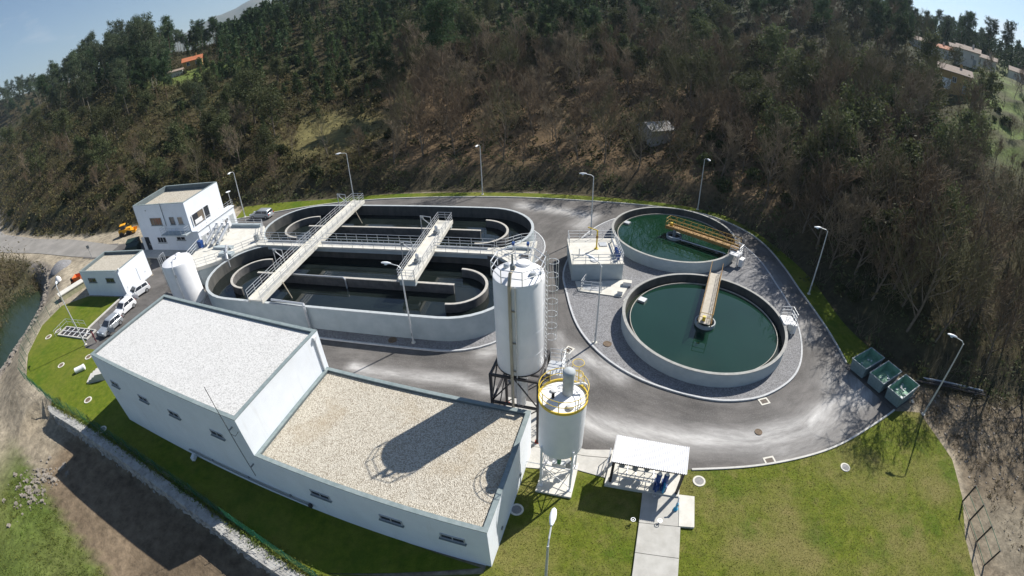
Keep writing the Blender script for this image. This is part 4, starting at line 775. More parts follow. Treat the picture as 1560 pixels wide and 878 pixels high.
# ------------------------------------------------------------------ skips
mat('skip_rim', (0.30, 0.35, 0.36), (0.22, 0.27, 0.28), 4, 0.6)
struct('concrete_pad', MB().prism([(31.3, 27.75), (33.15, 21.35), (37.2, 22.5), (35.6, 28.9)], 0.02, 0.07), 'asphalt', label='dark apron under the three skips')
SK = [(33.2, 26.95), (33.95, 24.8), (34.75, 22.7)]
for k, p in enumerate(SK):
    g_ = thing('skip', ('farthest', 'middle', 'nearest')[k] + ' of the three open green skips by the road', 'skip', (*p, 0.07), 0.33, 'open skips on the apron')
    L_, W_, H_ = 3.55, 1.75, 1.42
    def shell(l0, w0, l1, w1, z0, z1): return [(-l0 / 2, -w0 / 2, z0), (l0 / 2, -w0 / 2, z0), (l0 / 2, w0 / 2, z0), (-l0 / 2, w0 / 2, z0), (-l1 / 2, -w1 / 2, z1), (l1 / 2, -w1 / 2, z1), (l1 / 2, w1 / 2, z1), (-l1 / 2, w1 / 2, z1)]
    MB().quadmesh(shell(2.9, 1.6, L_, W_, 0.12, H_), [(3, 2, 1, 0), (0, 1, 5, 4), (1, 2, 6, 5), (2, 3, 7, 6), (3, 0, 4, 7)]).build('body', 'skip_out', g_)
    MB().quadmesh(shell(3.15, 1.56, L_ - 0.1, W_ - 0.1, 0.62, H_), [(0, 1, 2, 3), (4, 5, 1, 0), (5, 6, 2, 1), (6, 7, 3, 2), (7, 4, 0, 3)]).build('inner_lining', 'skip_in', g_)
    MB().strip([(-L_ / 2, -W_ / 2), (L_ / 2, -W_ / 2), (L_ / 2, W_ / 2), (-L_ / 2, W_ / 2)], 0.09, H_ - 0.02, H_ + 0.06, True).build('rim', 'skip_rim', g_)
    for sx in (-1.1, -0.35, 0.35, 1.1):
        for sy in (-1, 1): MB().box((sx, sy * (W_ / 2 - 0.03), 0.8), (0.08, 0.06, 1.1)).build('rib', 'skip_out', g_)
    for sx in (-1, 1): MB().bx(-1.3, 1.3, sx * 0.5 - 0.05, sx * 0.5 + 0.05, 0.0, 0.12).build('skid', 'black_steel', g_)
    random.seed(k); mb = MB()
    for _ in range(3 + 5 * k): mb.box((random.uniform(-1.3, 1.3), random.uniform(-.6, .6), 0.66), (random.uniform(.1, .35), random.uniform(.08, .25), 0.1), random.uniform(0, 3))
    tag(mb.build('rubbish', 'frame_white', g_), kind='stuff')
g_ = thing('marker_post', 'short white marker post on the corner beside the nearest skip', 'post', (36.2, 21.9, 0.05), 0); MB().tube((0, 0, 0), (-0.5, -0.2, 0.5), 0.06, 6).build('pole', 'frame_white', g_); MB().box((0, 0, 0.05), (0.3, 0.3, 0.1)).build('foot', 'concrete', g_)
# ------------------------------------------------------------------ L-shaped process building
A0 = (-35.54, 22.94)
def window(parent, axis_, x, z, w, h, face, out, frame='frame_white', glass='glass_dark', panes=2, sill=True, rec=0.02):
    """window on a wall: axis_ 'x' runs along local x at y=face, 'y' runs along local y at x=face; out=+-1 outward"""
    def bx_(a0, a1, d0, d1, z0, z1):
        d0, d1 = sorted((face + out * d0, face + out * d1))
        return MB().bx(a0, a1, d0, d1, z0, z1) if axis_ == 'x' else MB().bx(d0, d1, a0, a1, z0, z1)
    fr = MB(); t_ = 0.06
    for a0, a1, z0, z1 in ((x - w / 2, x + w / 2, z - h / 2, z - h / 2 + t_), (x - w / 2, x + w / 2, z + h / 2 - t_, z + h / 2), (x - w / 2, x - w / 2 + t_, z - h / 2 + t_ + 0.001, z + h / 2 - t_ - 0.001), (x + w / 2 - t_, x + w / 2, z - h / 2 + t_ + 0.001, z + h / 2 - t_ - 0.001)):
        q = bx_(a0, a1, 0.003, 0.07, z0, z1); fr.quadmesh(q.v, q.f)
    W = fr.build('window', frame, parent)
    pw = (w - 2 * t_) / panes
    for k in range(panes): bx_(x - w / 2 + t_ + pw * k + 0.02, x - w / 2 + t_ + pw * (k + 1) - 0.02, 0.004, 0.02, z - h / 2 + t_, z + h / 2 - t_).build('pane', glass, W)
    for k in range(1, panes): bx_(x - w / 2 + t_ + pw * k - 0.025, x - w / 2 + t_ + pw * k + 0.025, 0.004, 0.06, z - h / 2 + t_, z + h / 2 - t_).build('mullion', frame, W)
    if sill: bx_(x - w / 2 - 0.08, x + w / 2 + 0.08, 0.003, 0.16, z - h / 2 - 0.07, z - h / 2 - 0.005).build('sill', 'coping', W)
    return W
def block(parent, x0, x1, y0, y1, z1, gravel, par=0.5, wall='white_wall', tw=0.28, z0=0.0, plinth=True, cop_h=0.06):
    for a in ((x0, x1, y0, y0 + tw), (x0, x1, y1 - tw, y1), (x0, x0 + tw, y0 + tw, y1 - tw), (x1 - tw, x1, y0 + tw, y1 - tw)): MB().bx(*a, z0, z1 - cop_h - 0.002).build('wall', wall, parent)
    MB().bx(x0 + tw + 0.012, x1 - tw - 0.012, y0 + tw + 0.012, y1 - tw - 0.012, z1 - par - 0.3, z1 - par).build('roof_gravel', gravel, parent)
    li = MB(); e = 0.006
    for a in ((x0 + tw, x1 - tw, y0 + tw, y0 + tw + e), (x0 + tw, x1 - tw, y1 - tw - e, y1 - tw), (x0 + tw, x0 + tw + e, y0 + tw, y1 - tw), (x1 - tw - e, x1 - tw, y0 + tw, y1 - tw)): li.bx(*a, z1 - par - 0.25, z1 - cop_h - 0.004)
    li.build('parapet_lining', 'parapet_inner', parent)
    MB().strip([(x0, y0), (x1, y0), (x1, y1), (x0, y1)], tw + 0.02, z1 - cop_h, z1, True, off=tw / 2).build('coping', 'coping', parent)
PB = thing('process_building', 'large white flat-roofed building, tall part and gravel-roofed low wing', 'building', (*A0, 0), BA)
HW, HD, HH, LD, LH, LX = 19.4, 9.5, 7.8, 9.3, 4.42, 35.35
block(PB, 0, HW, 0, HD, HH, 'roof_white_gravel', 0.22)
block(PB, HW + 0.003, LX, 0.003, LD, LH, 'roof_beige_gravel', 0.22)
for x in (2.2, 6.9, 11.2, 16.2): window(PB, 'x', x, 5.2, 1.3, 0.5, 0.0, -1, 'frame_light', panes=2)
for x in (24.2, 29.3, 33.2): window(PB, 'x', x, 2.65, 1.5, 0.5, 0.003, -1, 'frame_light', panes=2)
MB().path([(10.2, -0.14, 0.9), (22.7, -0.14, 0.75)], 0.07, 8).build('wall_pipe', 'frame_grey', PB); MB().box((10.6, -0.35, 0.35), (0.3, 0.5, 0.4), 0.4).build('wall_lamp', 'lamp_white', PB)
for x in (13, 17, 21): MB().box((x, -0.08, 0.85), (0.1, 0.15, 0.16)).build('pipe_bracket', 'frame_grey', PB)
MB().box((22.75, -0.16, 0.72), (0.22, 0.2, 0.3)).build('pipe_cap', 'black_steel', PB)
MB().path([(HW + 0.08, 8.9, HH - 0.25), (HW + 0.08, 8.9, LH + 0.05)], 0.07, 8).build('drainpipe', 'frame_white', PB); MB().box((HW + 0.1, 8.9, HH - 0.3), (0.22, 0.3, 0.25)).build('rain_hopper', 'frame_white', PB)
for s_, x, y in (('door', 26.0, LD), ('door', 31.0, LD)):
    dr = MB().bx(x - 1.4, x + 1.4, LD + 0.003, LD + 0.06, 0.1, 3.0).build('door', 'frame_grey', PB); MB().box((x + 0.1, LD + 0.1, 1.2), (0.2, 0.06, 0.08)).build('handle', 'galvanised', dr)
for k in range(3): MB().box((5 + k * 5, HD + 0.05, 3.2), (2.4, 0.06, 0.9)).build('louvre', 'frame_grey', PB)
for y in (2.2, 6.4): MB().box((LX + 0.05, y, 1.2), (0.08, 0.2, 0.2)).build('wall_socket', 'frame_grey', PB)
AM = thing('antenna_mast', 'thin dark antenna mast fixed to the shaded wall of the tall block', 'antenna', (A0[0] + 18.7 * math.cos(BA) + 0.3 * math.sin(BA), A0[1] + 18.7 * math.sin(BA) - 0.3 * math.cos(BA), 0), BA)
MB().tube((0, -0.05, 2.3), (0, -0.05, 7.5), 0.035, 6).build('pole', 'frame_grey', AM); MB().tube((0, -0.05, 7.5), (-0.1, -0.05, 10.6), 0.022, 5).build('whip', 'black_steel', AM)
for z in (3.2, 6.9): MB().box((0, 0.15, z), (0.08, 0.4, 0.08)).build('bracket', 'frame_grey', AM)
MB().path([(0.05, -0.05, 6.6), (0.35, -0.02, 6.5), (0.6, 0.2, 6.8)], 0.015, 4).build('cable', 'rubber', AM)

# ------------------------------------------------------------------ two-storey control building
CB = thing('control_building', 'two storey white control building with balcony at the hill foot', 'building', (-59.8, 58.75, 0), -0.152)
W_, D_, H_ = 12.6, 8.3, 8.05
block(CB, 0, W_, 0, D_, H_, 'roof_beige_gravel', 0.85, tw=0.25)
window(CB, 'x', 4.9, 5.15, 2.8, 1.25, 0.0, -1, 'frame_grey', 'glass_warm', 4); window(CB, 'x', 8.9, 5.2, 1.1, 1.25, 0.0, -1, 'frame_grey', 'glass_dark', 1); window(CB, 'x', 10.8, 5.2, 1.2, 1.25, 0.0, -1, 'frame_white', 'glass_warm', 1)
window(CB, 'x', 4.8, 1.95, 2.2, 1.0, 0.0, -1, 'frame_white', 'glass_dark', 3); window(CB, 'x', 9.6, 2.2, 2.0, 0.6, 0.0, -1, 'frame_white', 'glass_dark', 2)
dr = MB().bx(0.35, 1.5, -0.05, -0.003, 0.15, 2.45).build('door', 'glass_dark', CB); MB().box((1.35, -0.09, 1.2), (0.08, 0.06, 0.3)).build('handle', 'galvanised', dr)
MB().bx(-0.6, 0.3, -0.06, -0.004, 0.15, 2.4).build('door_leaf', 'door_white', CB)
bal = MB().bx(6.7, 12.5, -1.35, -0.003, 3.25, 3.42).build('balcony', 'tank_wall', CB)
railing(CB, [(6.75, -0.1, 3.42), (6.75, -1.3, 3.42), (12.45, -1.3, 3.42), (12.45, -0.1, 3.42)], gap=1.0)
MB().path([(7.2, -0.1, 4.4), (7.2, -0.1, 8.3)], 0.05, 6).build('flue', 'frame_grey', CB); MB().path([(3.1, -0.08, 7.2), (3.25, -0.2, 7.1)], 0.06, 6).build('rain_spout', 'frame_grey', CB)
# sunlit side: ground floor runs forward, terrace above it, wide opening on the upper floor
MB().bx(W_ + 0.003, W_ + 1.15, 0.05, D_ + 1.1, 0, 3.2).build('ground_floor_front', 'white_wall', CB)
MB().bx(W_ + 0.004, W_ + 1.3, -0.02, D_ + 1.2, 3.203, 3.36).build('terrace_slab', 'white_wall', CB)
railing(CB, [(W_ + 1.2, 0.05, 3.36), (W_ + 1.2, D_ + 1.1, 3.36)], gap=1.2)
op = MB().bx(W_ + 0.002, W_ + 0.05, 0.7, 4.9, 3.7, 5.55).build('loggia_opening', 'car_interior', CB)
for y in (0.75, 3.55, 4.85): MB().bx(W_ + 0.052, W_ + 0.14, y - 0.07, y + 0.07, 3.7, 5.55).build('mullion', 'frame_white', op)
for y0, y1, g in ((0.85, 2.1, 'glass_dark'), (2.15, 3.45, 'glass_warm'), (3.65, 4.75, 'glass_dark')): MB().bx(W_ + 0.053, W_ + 0.075, y0, y1, 3.75, 5.5).build('pane', g, op)
MB().bx(W_ + 0.08, W_ + 0.11, 1.2, 2.9, 3.9, 4.6).build('sign_board', 'frame_white', op)
xf = W_ + 1.15
for y0, y1 in ((0.55, 1.55), (3.3, 4.15), (4.3, 5.2), (7.8, 8.9)):
    dr = MB().bx(xf + 0.003, xf + 0.05, y0, y1, 0.1, 2.35).build('door', 'door_white' if y0 > 1 else 'frame_white', CB); MB().bx(xf + 0.052, xf + 0.062, y0 + 0.1, y1 - 0.1, 0.3, 2.2).build('door_panel', 'tank_rim', dr)
for y in (2.0, 2.7, 6.2, 7.1): window(CB, 'y', y, 1.95, 0.5, 0.5, xf, 1, 'frame_white', 'glass_dark', 1, sill=False)
struct('paved_step', MB().prism([loc2w((-59.8, 58.75), -0.152, *p) for p in ((-0.8, -2.6), (5.6, -2.6), (5.6, -1.9), (13.8, -1.9), (13.8, 0.0), (-0.8, 0.0))], 0.02, 0.15), 'concrete', label='grey paved step along the control building')

# ------------------------------------------------------------------ small outbuilding
SB = thing('small_building', 'small white flat-roofed building beside the river lawn', 'building', (-62.2, 45.25, 0), -0.075)
block(SB, 0, 9.4, 0, 6.0, 4.05, 'roof_beige_gravel', 0.45, tw=0.22)
for x in (2.55, 7.0): window(SB, 'x', x, 2.6, 1.9, 0.7, 0.0, -1, 'frame_grey', 'glass_dark', 2)
MB().path([(9.2, -0.1, 4.0), (9.2, -0.15, 0.1)], 0.05, 6).build('drainpipe', 'frame_white', SB); MB().box((9.5, 0.3, 4.12), (0.2, 0.2, 0.25)).build('roof_spout', 'frame_white', SB)
dr = MB().bx(9.403, 9.45, 3.4, 5.0, 0.1, 2.6).build('door', 'white_wall', SB); MB().box((9.5, 4.8, 1.2), (0.06, 0.15, 0.06)).build('handle', 'galvanised', dr)

# ------------------------------------------------------------------ white storage tank beside the inlet deck
WT = (-39.75, 43.0)
S = thing('storage_tank', 'upright white storage tank with cage ladder beside the inlet deck', 'tank', (*WT, 0), 0)
MB().lathe([(2.2, 0.02), (2.2, 0.2)], (0, 0, 0), 40).build('base', 'concrete', S); MB().lathe([(2.0, 0.2), (2.0, 5.5), (1.9, 5.75), (1.3, 6.02), (0.4, 6.12), (0.001, 6.14)], (0, 0, 0), 56).build('shell', 'white_paint', S, 30)
MB().lathe([(0.35, 0), (0.35, 0.25), (0.25, 0.32)], (-0.2, 0.9, 5.9), 18).build('manhole', 'white_paint', S, 40); MB().lathe([(0.12, 0), (0.12, 0.35)], (0.4, -0.3, 6.05), 12).build('vent', 'frame_white', S)
MB().path([(0.75, -2.0, 0.2), (0.75, -2.0, 5.6), (0.2, -0.8, 6.3)], 0.05, 6).build('level_gauge', 'galvanised', S); MB().box((0.75, -1.9, 4.6), (0.2, 0.14, 0.3)).build('gauge_head', 'frame_grey', S)
ladder(S, -2.1, 0.0, PI, 0.2, 5.6, True); MB().path([(-2.1, -0.5, 5.5), (-2.1, -0.5, 6.7), (-2.1, 0.5, 6.7), (-2.1, 0.5, 5.5)], 0.035, 6).build('ladder_gate', 'galvanised', S)
# ------------------------------------------------------------------ street lamps
lm_base = MB().lathe([(0.22, 0.0), (0.22, 0.06), (0.11, 0.08)], (0, 0, 0), 14).mesh('base', 'cover_ring')
lm_pole = MB().tube((0, 0, 0.06), (0, 0, 8.0), 0.095, 10, 0.055).mesh('pole', 'pole_grey', 50)
lm_arm = MB().path([(0, 0, 7.98), (0.25, 0, 8.2), (0.95, 0, 8.33)], 0.04, 6).mesh('arm', 'pole_grey')
_h = MB(); P = []; F = []
for i, (x, w, t_, bt) in enumerate(((0.85, 0.06, 0.05, 0.04), (1.0, 0.11, 0.09, 0.05), (1.25, 0.16, 0.12, 0.06), (1.5, 0.15, 0.10, 0.05), (1.72, 0.11, 0.06, 0.04), (1.8, 0.03, 0.02, 0.02))):
    for a in np.arange(10) * 2 * PI / 10: P.append((x, w * math.cos(a), 8.36 + (t_ if math.sin(a) > 0 else bt) * math.sin(a)))
for j in range(5):
    for i in range(10): F.append((j * 10 + i, j * 10 + (i + 1) % 10, (j + 1) * 10 + (i + 1) % 10, (j + 1) * 10 + i))
F += [tuple(range(9, -1, -1)), tuple(50 + i for i in range(10))]
lm_head = _h.quadmesh(P, F).mesh('lamp_head', 'lamp_white', 50)
lm_glass = MB().lathe([(0.15, -0.08), (0.13, 0.0)], (1.35, 0, 8.30), 14).mesh('lamp_glass', 'lamp_glass', 40)
lm_door = MB().box((0.0, 0.1, 1.0), (0.08, 0.03, 0.35)).mesh('service_door', 'frame_grey')
LAMPS = [((-9.3, 34.5), 2.9, 'beside the front wall of the oxidation tank'), ((10.5, 55.9), 2.95, 'on the gravel between tank and green clarifier'), ((7.4, 33.7), 2.2, 'on the gravel tip before the near clarifier'), ((34.2, 40.2), 2.95, 'on the verge right of the near clarifier'), ((36.35, 20.2), 2.5, 'on bare earth beside the skips'), ((-44.8, 68.7), -1.6, 'behind the silver car near the control building'), ((-25.6, 72.2), -2.6, 'behind the far end of the long footbridge'), ((-4.2, 71.6), -1.9, 'on the verge behind the middle of the tank'), ((28.6, 64.2), -1.5, 'on the verge behind the green clarifier'), ((-51.9, 33.6), 2.4, 'on the lawn next to the white grille frame'), ((1.2, 9.9), 1.35, 'rising from the lawn at the bottom edge')]
for (x, y), a, where in LAMPS:
    g_ = thing('street_lamp', 'grey lamp post ' + where, 'street lamp', (x, y, 0.08), a, 'street lamps round the plant')
    for nm, me in (('base', lm_base), ('pole', lm_pole), ('arm', lm_arm), ('lamp_head', lm_head), ('service_door', lm_door)):
        o = link(nm, me, g_)
        if nm == 'lamp_head': link('lamp_glass', lm_glass, o)
g_ = thing('antenna_dish', 'small post with a pale dish behind the control building', 'antenna', (-47.5, 69.6, 0), 0.3); MB().tube((0, 0, 0), (0, 0, 4.4), 0.05, 6).build('pole', 'pole_grey', g_); MB().lathe([(0.02, 0), (0.3, 0.1), (0.45, 0.22)], (0, 0, 4.4), 16).build('dish', 'lamp_white', g_, 40)

# ------------------------------------------------------------------ cars
def car(label, x, y, rz, paint, L_=3.75, van=False, doors=()):
    g_ = thing('parked_car', label, 'car', (x, y, 0.01), rz, 'parked cars'); W_ = 1.66; hl = L_ / 2
    low = [(-hl, 0.42), (-hl + 0.02, 0.75), (-hl + 0.12, 0.92), (hl - 1.25, 0.95), (hl - 0.25, 0.80), (hl - 0.03, 0.62), (hl, 0.40), (hl - 0.08, 0.24), (-hl + 0.08, 0.24)]
    def loft(prof, w0, w1, zmin, zmax, name, m, sm=35):
        n = len(prof); P = []
        for s_ in (-1, 1):
            for px, pz in prof:
                t_ = (pz - zmin) / (zmax - zmin); P.append((px, s_ * (w0 + (w1 - w0) * t_) / 2, pz))
        F = [tuple(range(n)), tuple(range(2 * n - 1, n - 1, -1))] + [((i + 1) % n, i, n + i, n + (i + 1) % n) for i in range(n)]
        o = MB().quadmesh(P, F).build(name, m, g_, 40); bv = o.modifiers.new('bevel', 'BEVEL'); bv.width = 0.07; bv.segments = 2; bv.limit_method = 'ANGLE'; bv.angle_limit = 0.5; return o
    loft(low, W_, W_ - 0.06, 0.24, 0.95, 'body', paint)
    rb, rf_ = (-hl + 0.06, hl - 1.15) if van else (-hl + 0.10, hl - 1.10)
    roof_ = [(rb, 0.925), (rb + 0.14, 1.40), (rb + 0.30, 1.47), (rf_ - 0.85, 1.47), (rf_ - 0.70, 1.43), (rf_, 0.945)]
    loft(roof_, W_ - 0.08, W_ - 0.42, 0.925, 1.47, 'cabin', paint)
    # glass: windscreen, rear window, side windows just proud of the cabin
    def yw(z): return ((W_ - 0.08) + ((W_ - 0.42) - (W_ - 0.08)) * (z - 0.925) / 0.545) / 2
    ws = MB().quadmesh([(rf_ - 0.045 + 0.02, -yw(1.0) + 0.06, 1.0), (rf_ - 0.045 + 0.02, yw(1.0) - 0.06, 1.0), (rf_ - 0.62, yw(1.38) - 0.05, 1.395), (rf_ - 0.62, -yw(1.38) + 0.05, 1.395)], [(0, 1, 2, 3)]).build('windscreen', 'glass_dark', g_); ws.location = (0.015, 0, 0.012)
    MB().quadmesh([(rb + 0.01, yw(1.0) - 0.1, 1.02), (rb + 0.01, -yw(1.0) + 0.1, 1.02), (rb + 0.11, -yw(1.36) + 0.08, 1.36), (rb + 0.11, yw(1.36) - 0.08, 1.36)], [(0, 1, 2, 3)]).build('rear_window', 'glass_dark', g_).location = (-0.012, 0, 0.004)
    mid_ = (rb + rf_) / 2 - 0.15
    for s_ in (-1, 1):
        for (x0, x1, x2, x3) in ((rb + 0.2, mid_ - 0.04, mid_ - 0.04, rb + 0.3), (mid_ + 0.04, rf_ - 0.2, rf_ - 0.68, mid_ + 0.04)):
            q = [(x0, s_ * (yw(0.98) + 0.006), 0.98), (x1, s_ * (yw(0.98) + 0.006), 0.98), (x2, s_ * (yw(1.37) + 0.006), 1.37), (x3, s_ * (yw(1.37) + 0.006), 1.37)]
            MB().quadmesh(q, [(0, 1, 2, 3) if s_ < 0 else (3, 2, 1, 0)]).build('side_window', 'glass_dark', g_)
        MB().box((rf_ - 0.15, s_ * (W_ / 2 + 0.07), 0.98), (0.12, 0.16, 0.12)).build('mirror', paint, g_)
        MB().box((hl - 0.12, s_ * 0.6, 0.68), (0.22, 0.32, 0.13), s_ * -0.25).build('headlight', 'headlight', g_)
        MB().box((-hl + 0.01, s_ * 0.66, 0.78), (0.05, 0.2, 0.24)).build('tail_light', 'tail_red', g_)
        for wx in (-hl + 0.68, hl - 0.72):
            wl = MB().lathe([(0.2, -0.1), (0.29, -0.1), (0.3, -0.07), (0.3, 0.07), (0.29, 0.1), (0.2, 0.1)], (0, 0, 0), 20)
            wl.v = [(v[0] + wx, s_ * (W_ / 2 - 0.08) + v[2], 0.30 + v[1]) for v in wl.v]; W2 = wl.build('wheel', 'rubber', g_, 40)
            rm = MB().lathe([(0.05, 0.0), (0.2, 0.0), (0.2, 0.02), (0.05, 0.03)], (0, 0, 0), 16); rm.v = [(v[0] + wx, s_ * (W_ / 2 + 0.022 + v[2] * 0.5), 0.30 + v[1]) for v in rm.v]; rm.build('rim', 'rim_alloy', W2)
    MB().bx(hl - 0.05, hl + 0.015, -0.72, 0.72, 0.28, 0.44).build('bumper', paint, g_); MB().bx(-hl - 0.015, -hl + 0.05, -0.72, 0.72, 0.32, 0.5).build('bumper', paint, g_)
    MB().bx(hl + 0.016, hl + 0.022, -0.25, 0.25, 0.36, 0.46).build('number_plate', 'frame_white', g_)
    for s_, xx, ang in doors:
        d_ = MB().box((0.45, 0, 0.62), (0.95, 0.06, 0.68)); c, s2 = math.cos(ang), math.sin(ang)
        def tr(v): return (xx - (v[0] * c), s_ * (W_ / 2 + 0.01 + v[0] * s2 + v[1]), v[2])
        d_.v = [tr(v) for v in d_.v]; D3 = d_.build('open_door', paint, g_)
        gl = MB(); gl.path([(0.0, 0, 0.96), (0.25, 0, 1.38), (0.9, 0, 1.36), (0.92, 0, 0.96)], 0.025, 4); gl.v = [tr(v) for v in gl.v]; gl.build('window_frame', 'rubber', D3)
    return g_
car('nearest silver hatchback with open doors by the lawn kerb', -49.6, 36.9, -1.75, 'car_silver', 3.7, False, ((1, 0.95, 1.1), (-1, 0.95, 1.0)))
car('white hatchback parked between the two other white cars', -50.1, 40.75, -1.72, 'car_white', 3.6)
car('white car with its doors open beside the small building', -50.7, 44.7, -2.0, 'car_white', 3.8, True, ((1, 1.0, 1.15), (-1, 1.0, 1.0)))
car('silver estate car on the road behind the inlet deck', -41.0, 68.0, 2.93, 'car_silver', 4.3, True)

# ------------------------------------------------------------------ people
def person(label, x, y, z, rz, top, legs_c, arm=0.0):
    mt = mat('cloth_' + top, {'dark': (0.03, 0.03, 0.05), 'maroon': (0.10, 0.02, 0.03)}[top], rough=0.9) if 'cloth_' + top not in MATS else MATS['cloth_' + top]
    sk = MATS.get('skin') or mat('skin', (0.42, 0.24, 0.16), rough=0.6)
    g_ = thing('person', label, 'person', (x, y, z), rz)
    J = {'pelvis': (0, 0, .95), 'spine': (0, 0, 1.2), 'chest': (0, 0, 1.42), 'neck': (0, 0, 1.53), 'head': (0, 0.02, 1.68), 'top': (0, 0.01, 1.76)}
    vs_ = [J['pelvis'], J['spine'], J['chest'], J['neck'], J['head'], J['top']]; rd = [.15, .14, .16, .06, .1, .07]; ed = [(0, 1), (1, 2), (2, 3), (3, 4), (4, 5)]
    for s_ in (-1, 1):
        i = len(vs_); vs_ += [(s_ * .19, 0, 1.43), (s_ * .25, .03 + arm * .1, 1.15), (s_ * .24, .14 + arm * .2, .92 + arm * .1), (s_ * .24, .19 + arm * .22, .84 + arm * .12)]; rd += [.065, .05, .04, .04]; ed += [(2, i), (i, i + 1), (i + 1, i + 2), (i + 2, i + 3)]
        i = len(vs_); vs_ += [(s_ * .09, 0, .88), (s_ * .1, .03, .5), (s_ * .1, 0, .09), (s_ * .11, .14, .05)]; rd += [.09, .065, .05, .045]; ed += [(0, i), (i, i + 1), (i + 1, i + 2), (i + 2, i + 3)]
    me = bpy.data.meshes.new('body'); me.from_pydata(vs_, ed, []); o = link('body', me, g_)
    md = o.modifiers.new('skin', 'SKIN')
    for k, sv in enumerate(me.skin_vertices[0].data): sv.radius = (rd[k], rd[k]); sv.use_root = (k == 0)
    o.modifiers.new('sub', 'SUBSURF').levels = 1; o.modifiers['sub'].render_levels = 1
    me.materials.append(mt)
    hd = MB().lathe([(0.001, 1.59), (.07, 1.62), (.095, 1.69), (.085, 1.77), (.04, 1.81), (.001, 1.82)], (0, 0.02, 0), 14).build('head', 'skin', g_, 60); MB().lathe([(.1, 1.70), (.102, 1.75), (.09, 1.81), (.04, 1.845), (.001, 1.85)], (0, 0.005, 0), 14).build('hair', 'rubber', hd, 60)
person('person in dark clothes standing behind the railing on the inlet deck', *D2W(-24.3, 2.9), 2.9, 1.2, 'dark', 'dark')
person('person in maroon top standing by the grille near the building corner', -50.2, 34.2, 0.05, 2.4, 'maroon', 'dark')

# ------------------------------------------------------------------ manholes, gullies, grille and clutter
MH = [((24.6, 16.8), 0.42, 'cover_ring', 'cover_grey', 'round concrete cover alone on the right lawn', .05), ((12.45, 17.85), 0.46, 'cover_ring', 'cover_grey', 'round cover on the lawn right of the canopy', .05), ((-0.15, 16.75), 0.46, 'cover_ring', 'cover_grey', 'round cover at the foot of the low building end wall', .05), ((-43.4, 24.7), 0.5, 'cover_ring', 'cover_iron', 'round cover on the lawn nearest the stone wall', .05), ((-38.2, 21.2), 0.5, 'cover_ring', 'cover_grey', 'round cover in the shade of the tall wall', .05), ((-53.2, 29.6), 0.5, 'cover_ring', 'cover_iron', 'round cover in the middle of the river lawn', .05), ((-49.3, 31.4), 0.5, 'cover_ring', 'cover_iron', 'round cover beside the foot of the lawn lamp', .05), ((-61.8, 34.9), 0.55, 'cover_ring', 'cover_iron', 'round cover at the outer corner of the river lawn', .05), ((-60.9, 36.3), 0.5, 'cover_ring', 'cover_iron', 'round cover left of the white grille frame', .05), ((18.7, 21.6), 0.32, 'cover_iron', 'cover_iron', 'iron cover in the bend of the front road', .005), ((8.5, 33.4), 0.4, 'cover_iron', 'cover_iron', 'iron cover in the gravel before the near clarifier', .1), ((11.9, 40.2), 0.45, 'cover_ring', 'cover_grey', 'pale cover in the gravel between the clarifiers', .1), ((-11.4, 34.9), 0.42, 'cover_iron', 'cover_iron', 'iron cover in the apron before the oxidation tank', .1)]
for (x, y), r, m1, m2, lab, z in MH:
    g_ = thing('manhole_cover', lab, 'manhole cover', (x, y, z), 0, 'manhole covers'); MB().ring((0, 0), r, r * 0.72, 0.0, 0.05, 24).build('frame', m1, g_, 30); MB().lathe([(r * 0.715, 0.0), (r * 0.715, 0.035), (0.001, 0.036)], (0, 0, 0), 24).build('lid', m2, g_)
for (x, y), a, lab in (((20.6, 24.75), 0.15, 'road gully beside the clarifier island kerb'), ((18.5, 18.75), 0.05, 'road gully at the front lawn kerb'), ((4.9, 32.9), 0.9, 'pale gully frame in the road left of the gravel tip')):
    g_ = thing('road_gully', lab, 'gully', (x, y, 0.0), a, 'road gullies'); MB().strip([(-0.4, -0.3), (0.4, -0.3), (0.4, 0.3), (-0.4, 0.3)], 0.14, 0.0, 0.03, True).build('frame', 'cover_ring', g_); MB().bx(-0.32, 0.32, -0.22, 0.22, 0.0, 0.012).build('pit', 'black_steel', g_)
    for k in range(6): MB().bx(-0.28 + k * 0.1, -0.24 + k * 0.1, -0.22, 0.22, 0.013, 0.028).build('bar', 'cover_iron', g_)
g_ = thing('grille_frame', 'white framed pit with dark bars set in the lawn by the lamp', 'grille', (-56.1, 35.9, 0.05), -0.09)
MB().bx(-3.49, 3.49, -0.79, 0.79, 0.0, 0.03).build('pit', 'black_steel', g_); MB().strip([(-3.6, -0.9), (3.6, -0.9), (3.6, 0.9), (-3.6, 0.9)], 0.15, 0.0, 0.2, True).build('frame', 'concrete', g_)
for k in range(5): MB().bx(-2.4 + k * 1.2 - 0.03, -2.4 + k * 1.2 + 0.03, -0.79, 0.79, 0.1, 0.17).build('bar', 'frame_white', g_)
MB().bx(-3.4, 3.4, -0.03, 0.03, 0.172, 0.22).build('long_bar', 'frame_white', g_)
railing(g_, [(-3.9, -1.2, 0), (-4.2, 1.6, 0), (0.5, 1.6, 0)], h=0.9, gap=1.8, mid=1)
g_ = thing('drum', 'white drum lying on the lawn beside the tall building corner', 'drum', (-48.6, 28.9, 0.35), 0.7); MB().tube((-0.55, 0, 0), (0.55, 0, 0), 0.33, 16).build('body', 'frame_white', g_, 40); MB().tube((0.55, 0, 0), (0.75, 0, 0), 0.36, 16).build('cap', 'frame_white', g_, 40)
g_ = thing('stepped_block', 'stepped white concrete steps at the corner of the tall building', 'steps', (-44.6, 28.2, 0.05), 0.35)
for k in range(4): MB().bx(-1.3 + k * 0.5, 1.3, -0.8, 0.8, 0.0 + k * 0.22, 0.22 + k * 0.22).build('step', 'concrete', g_)
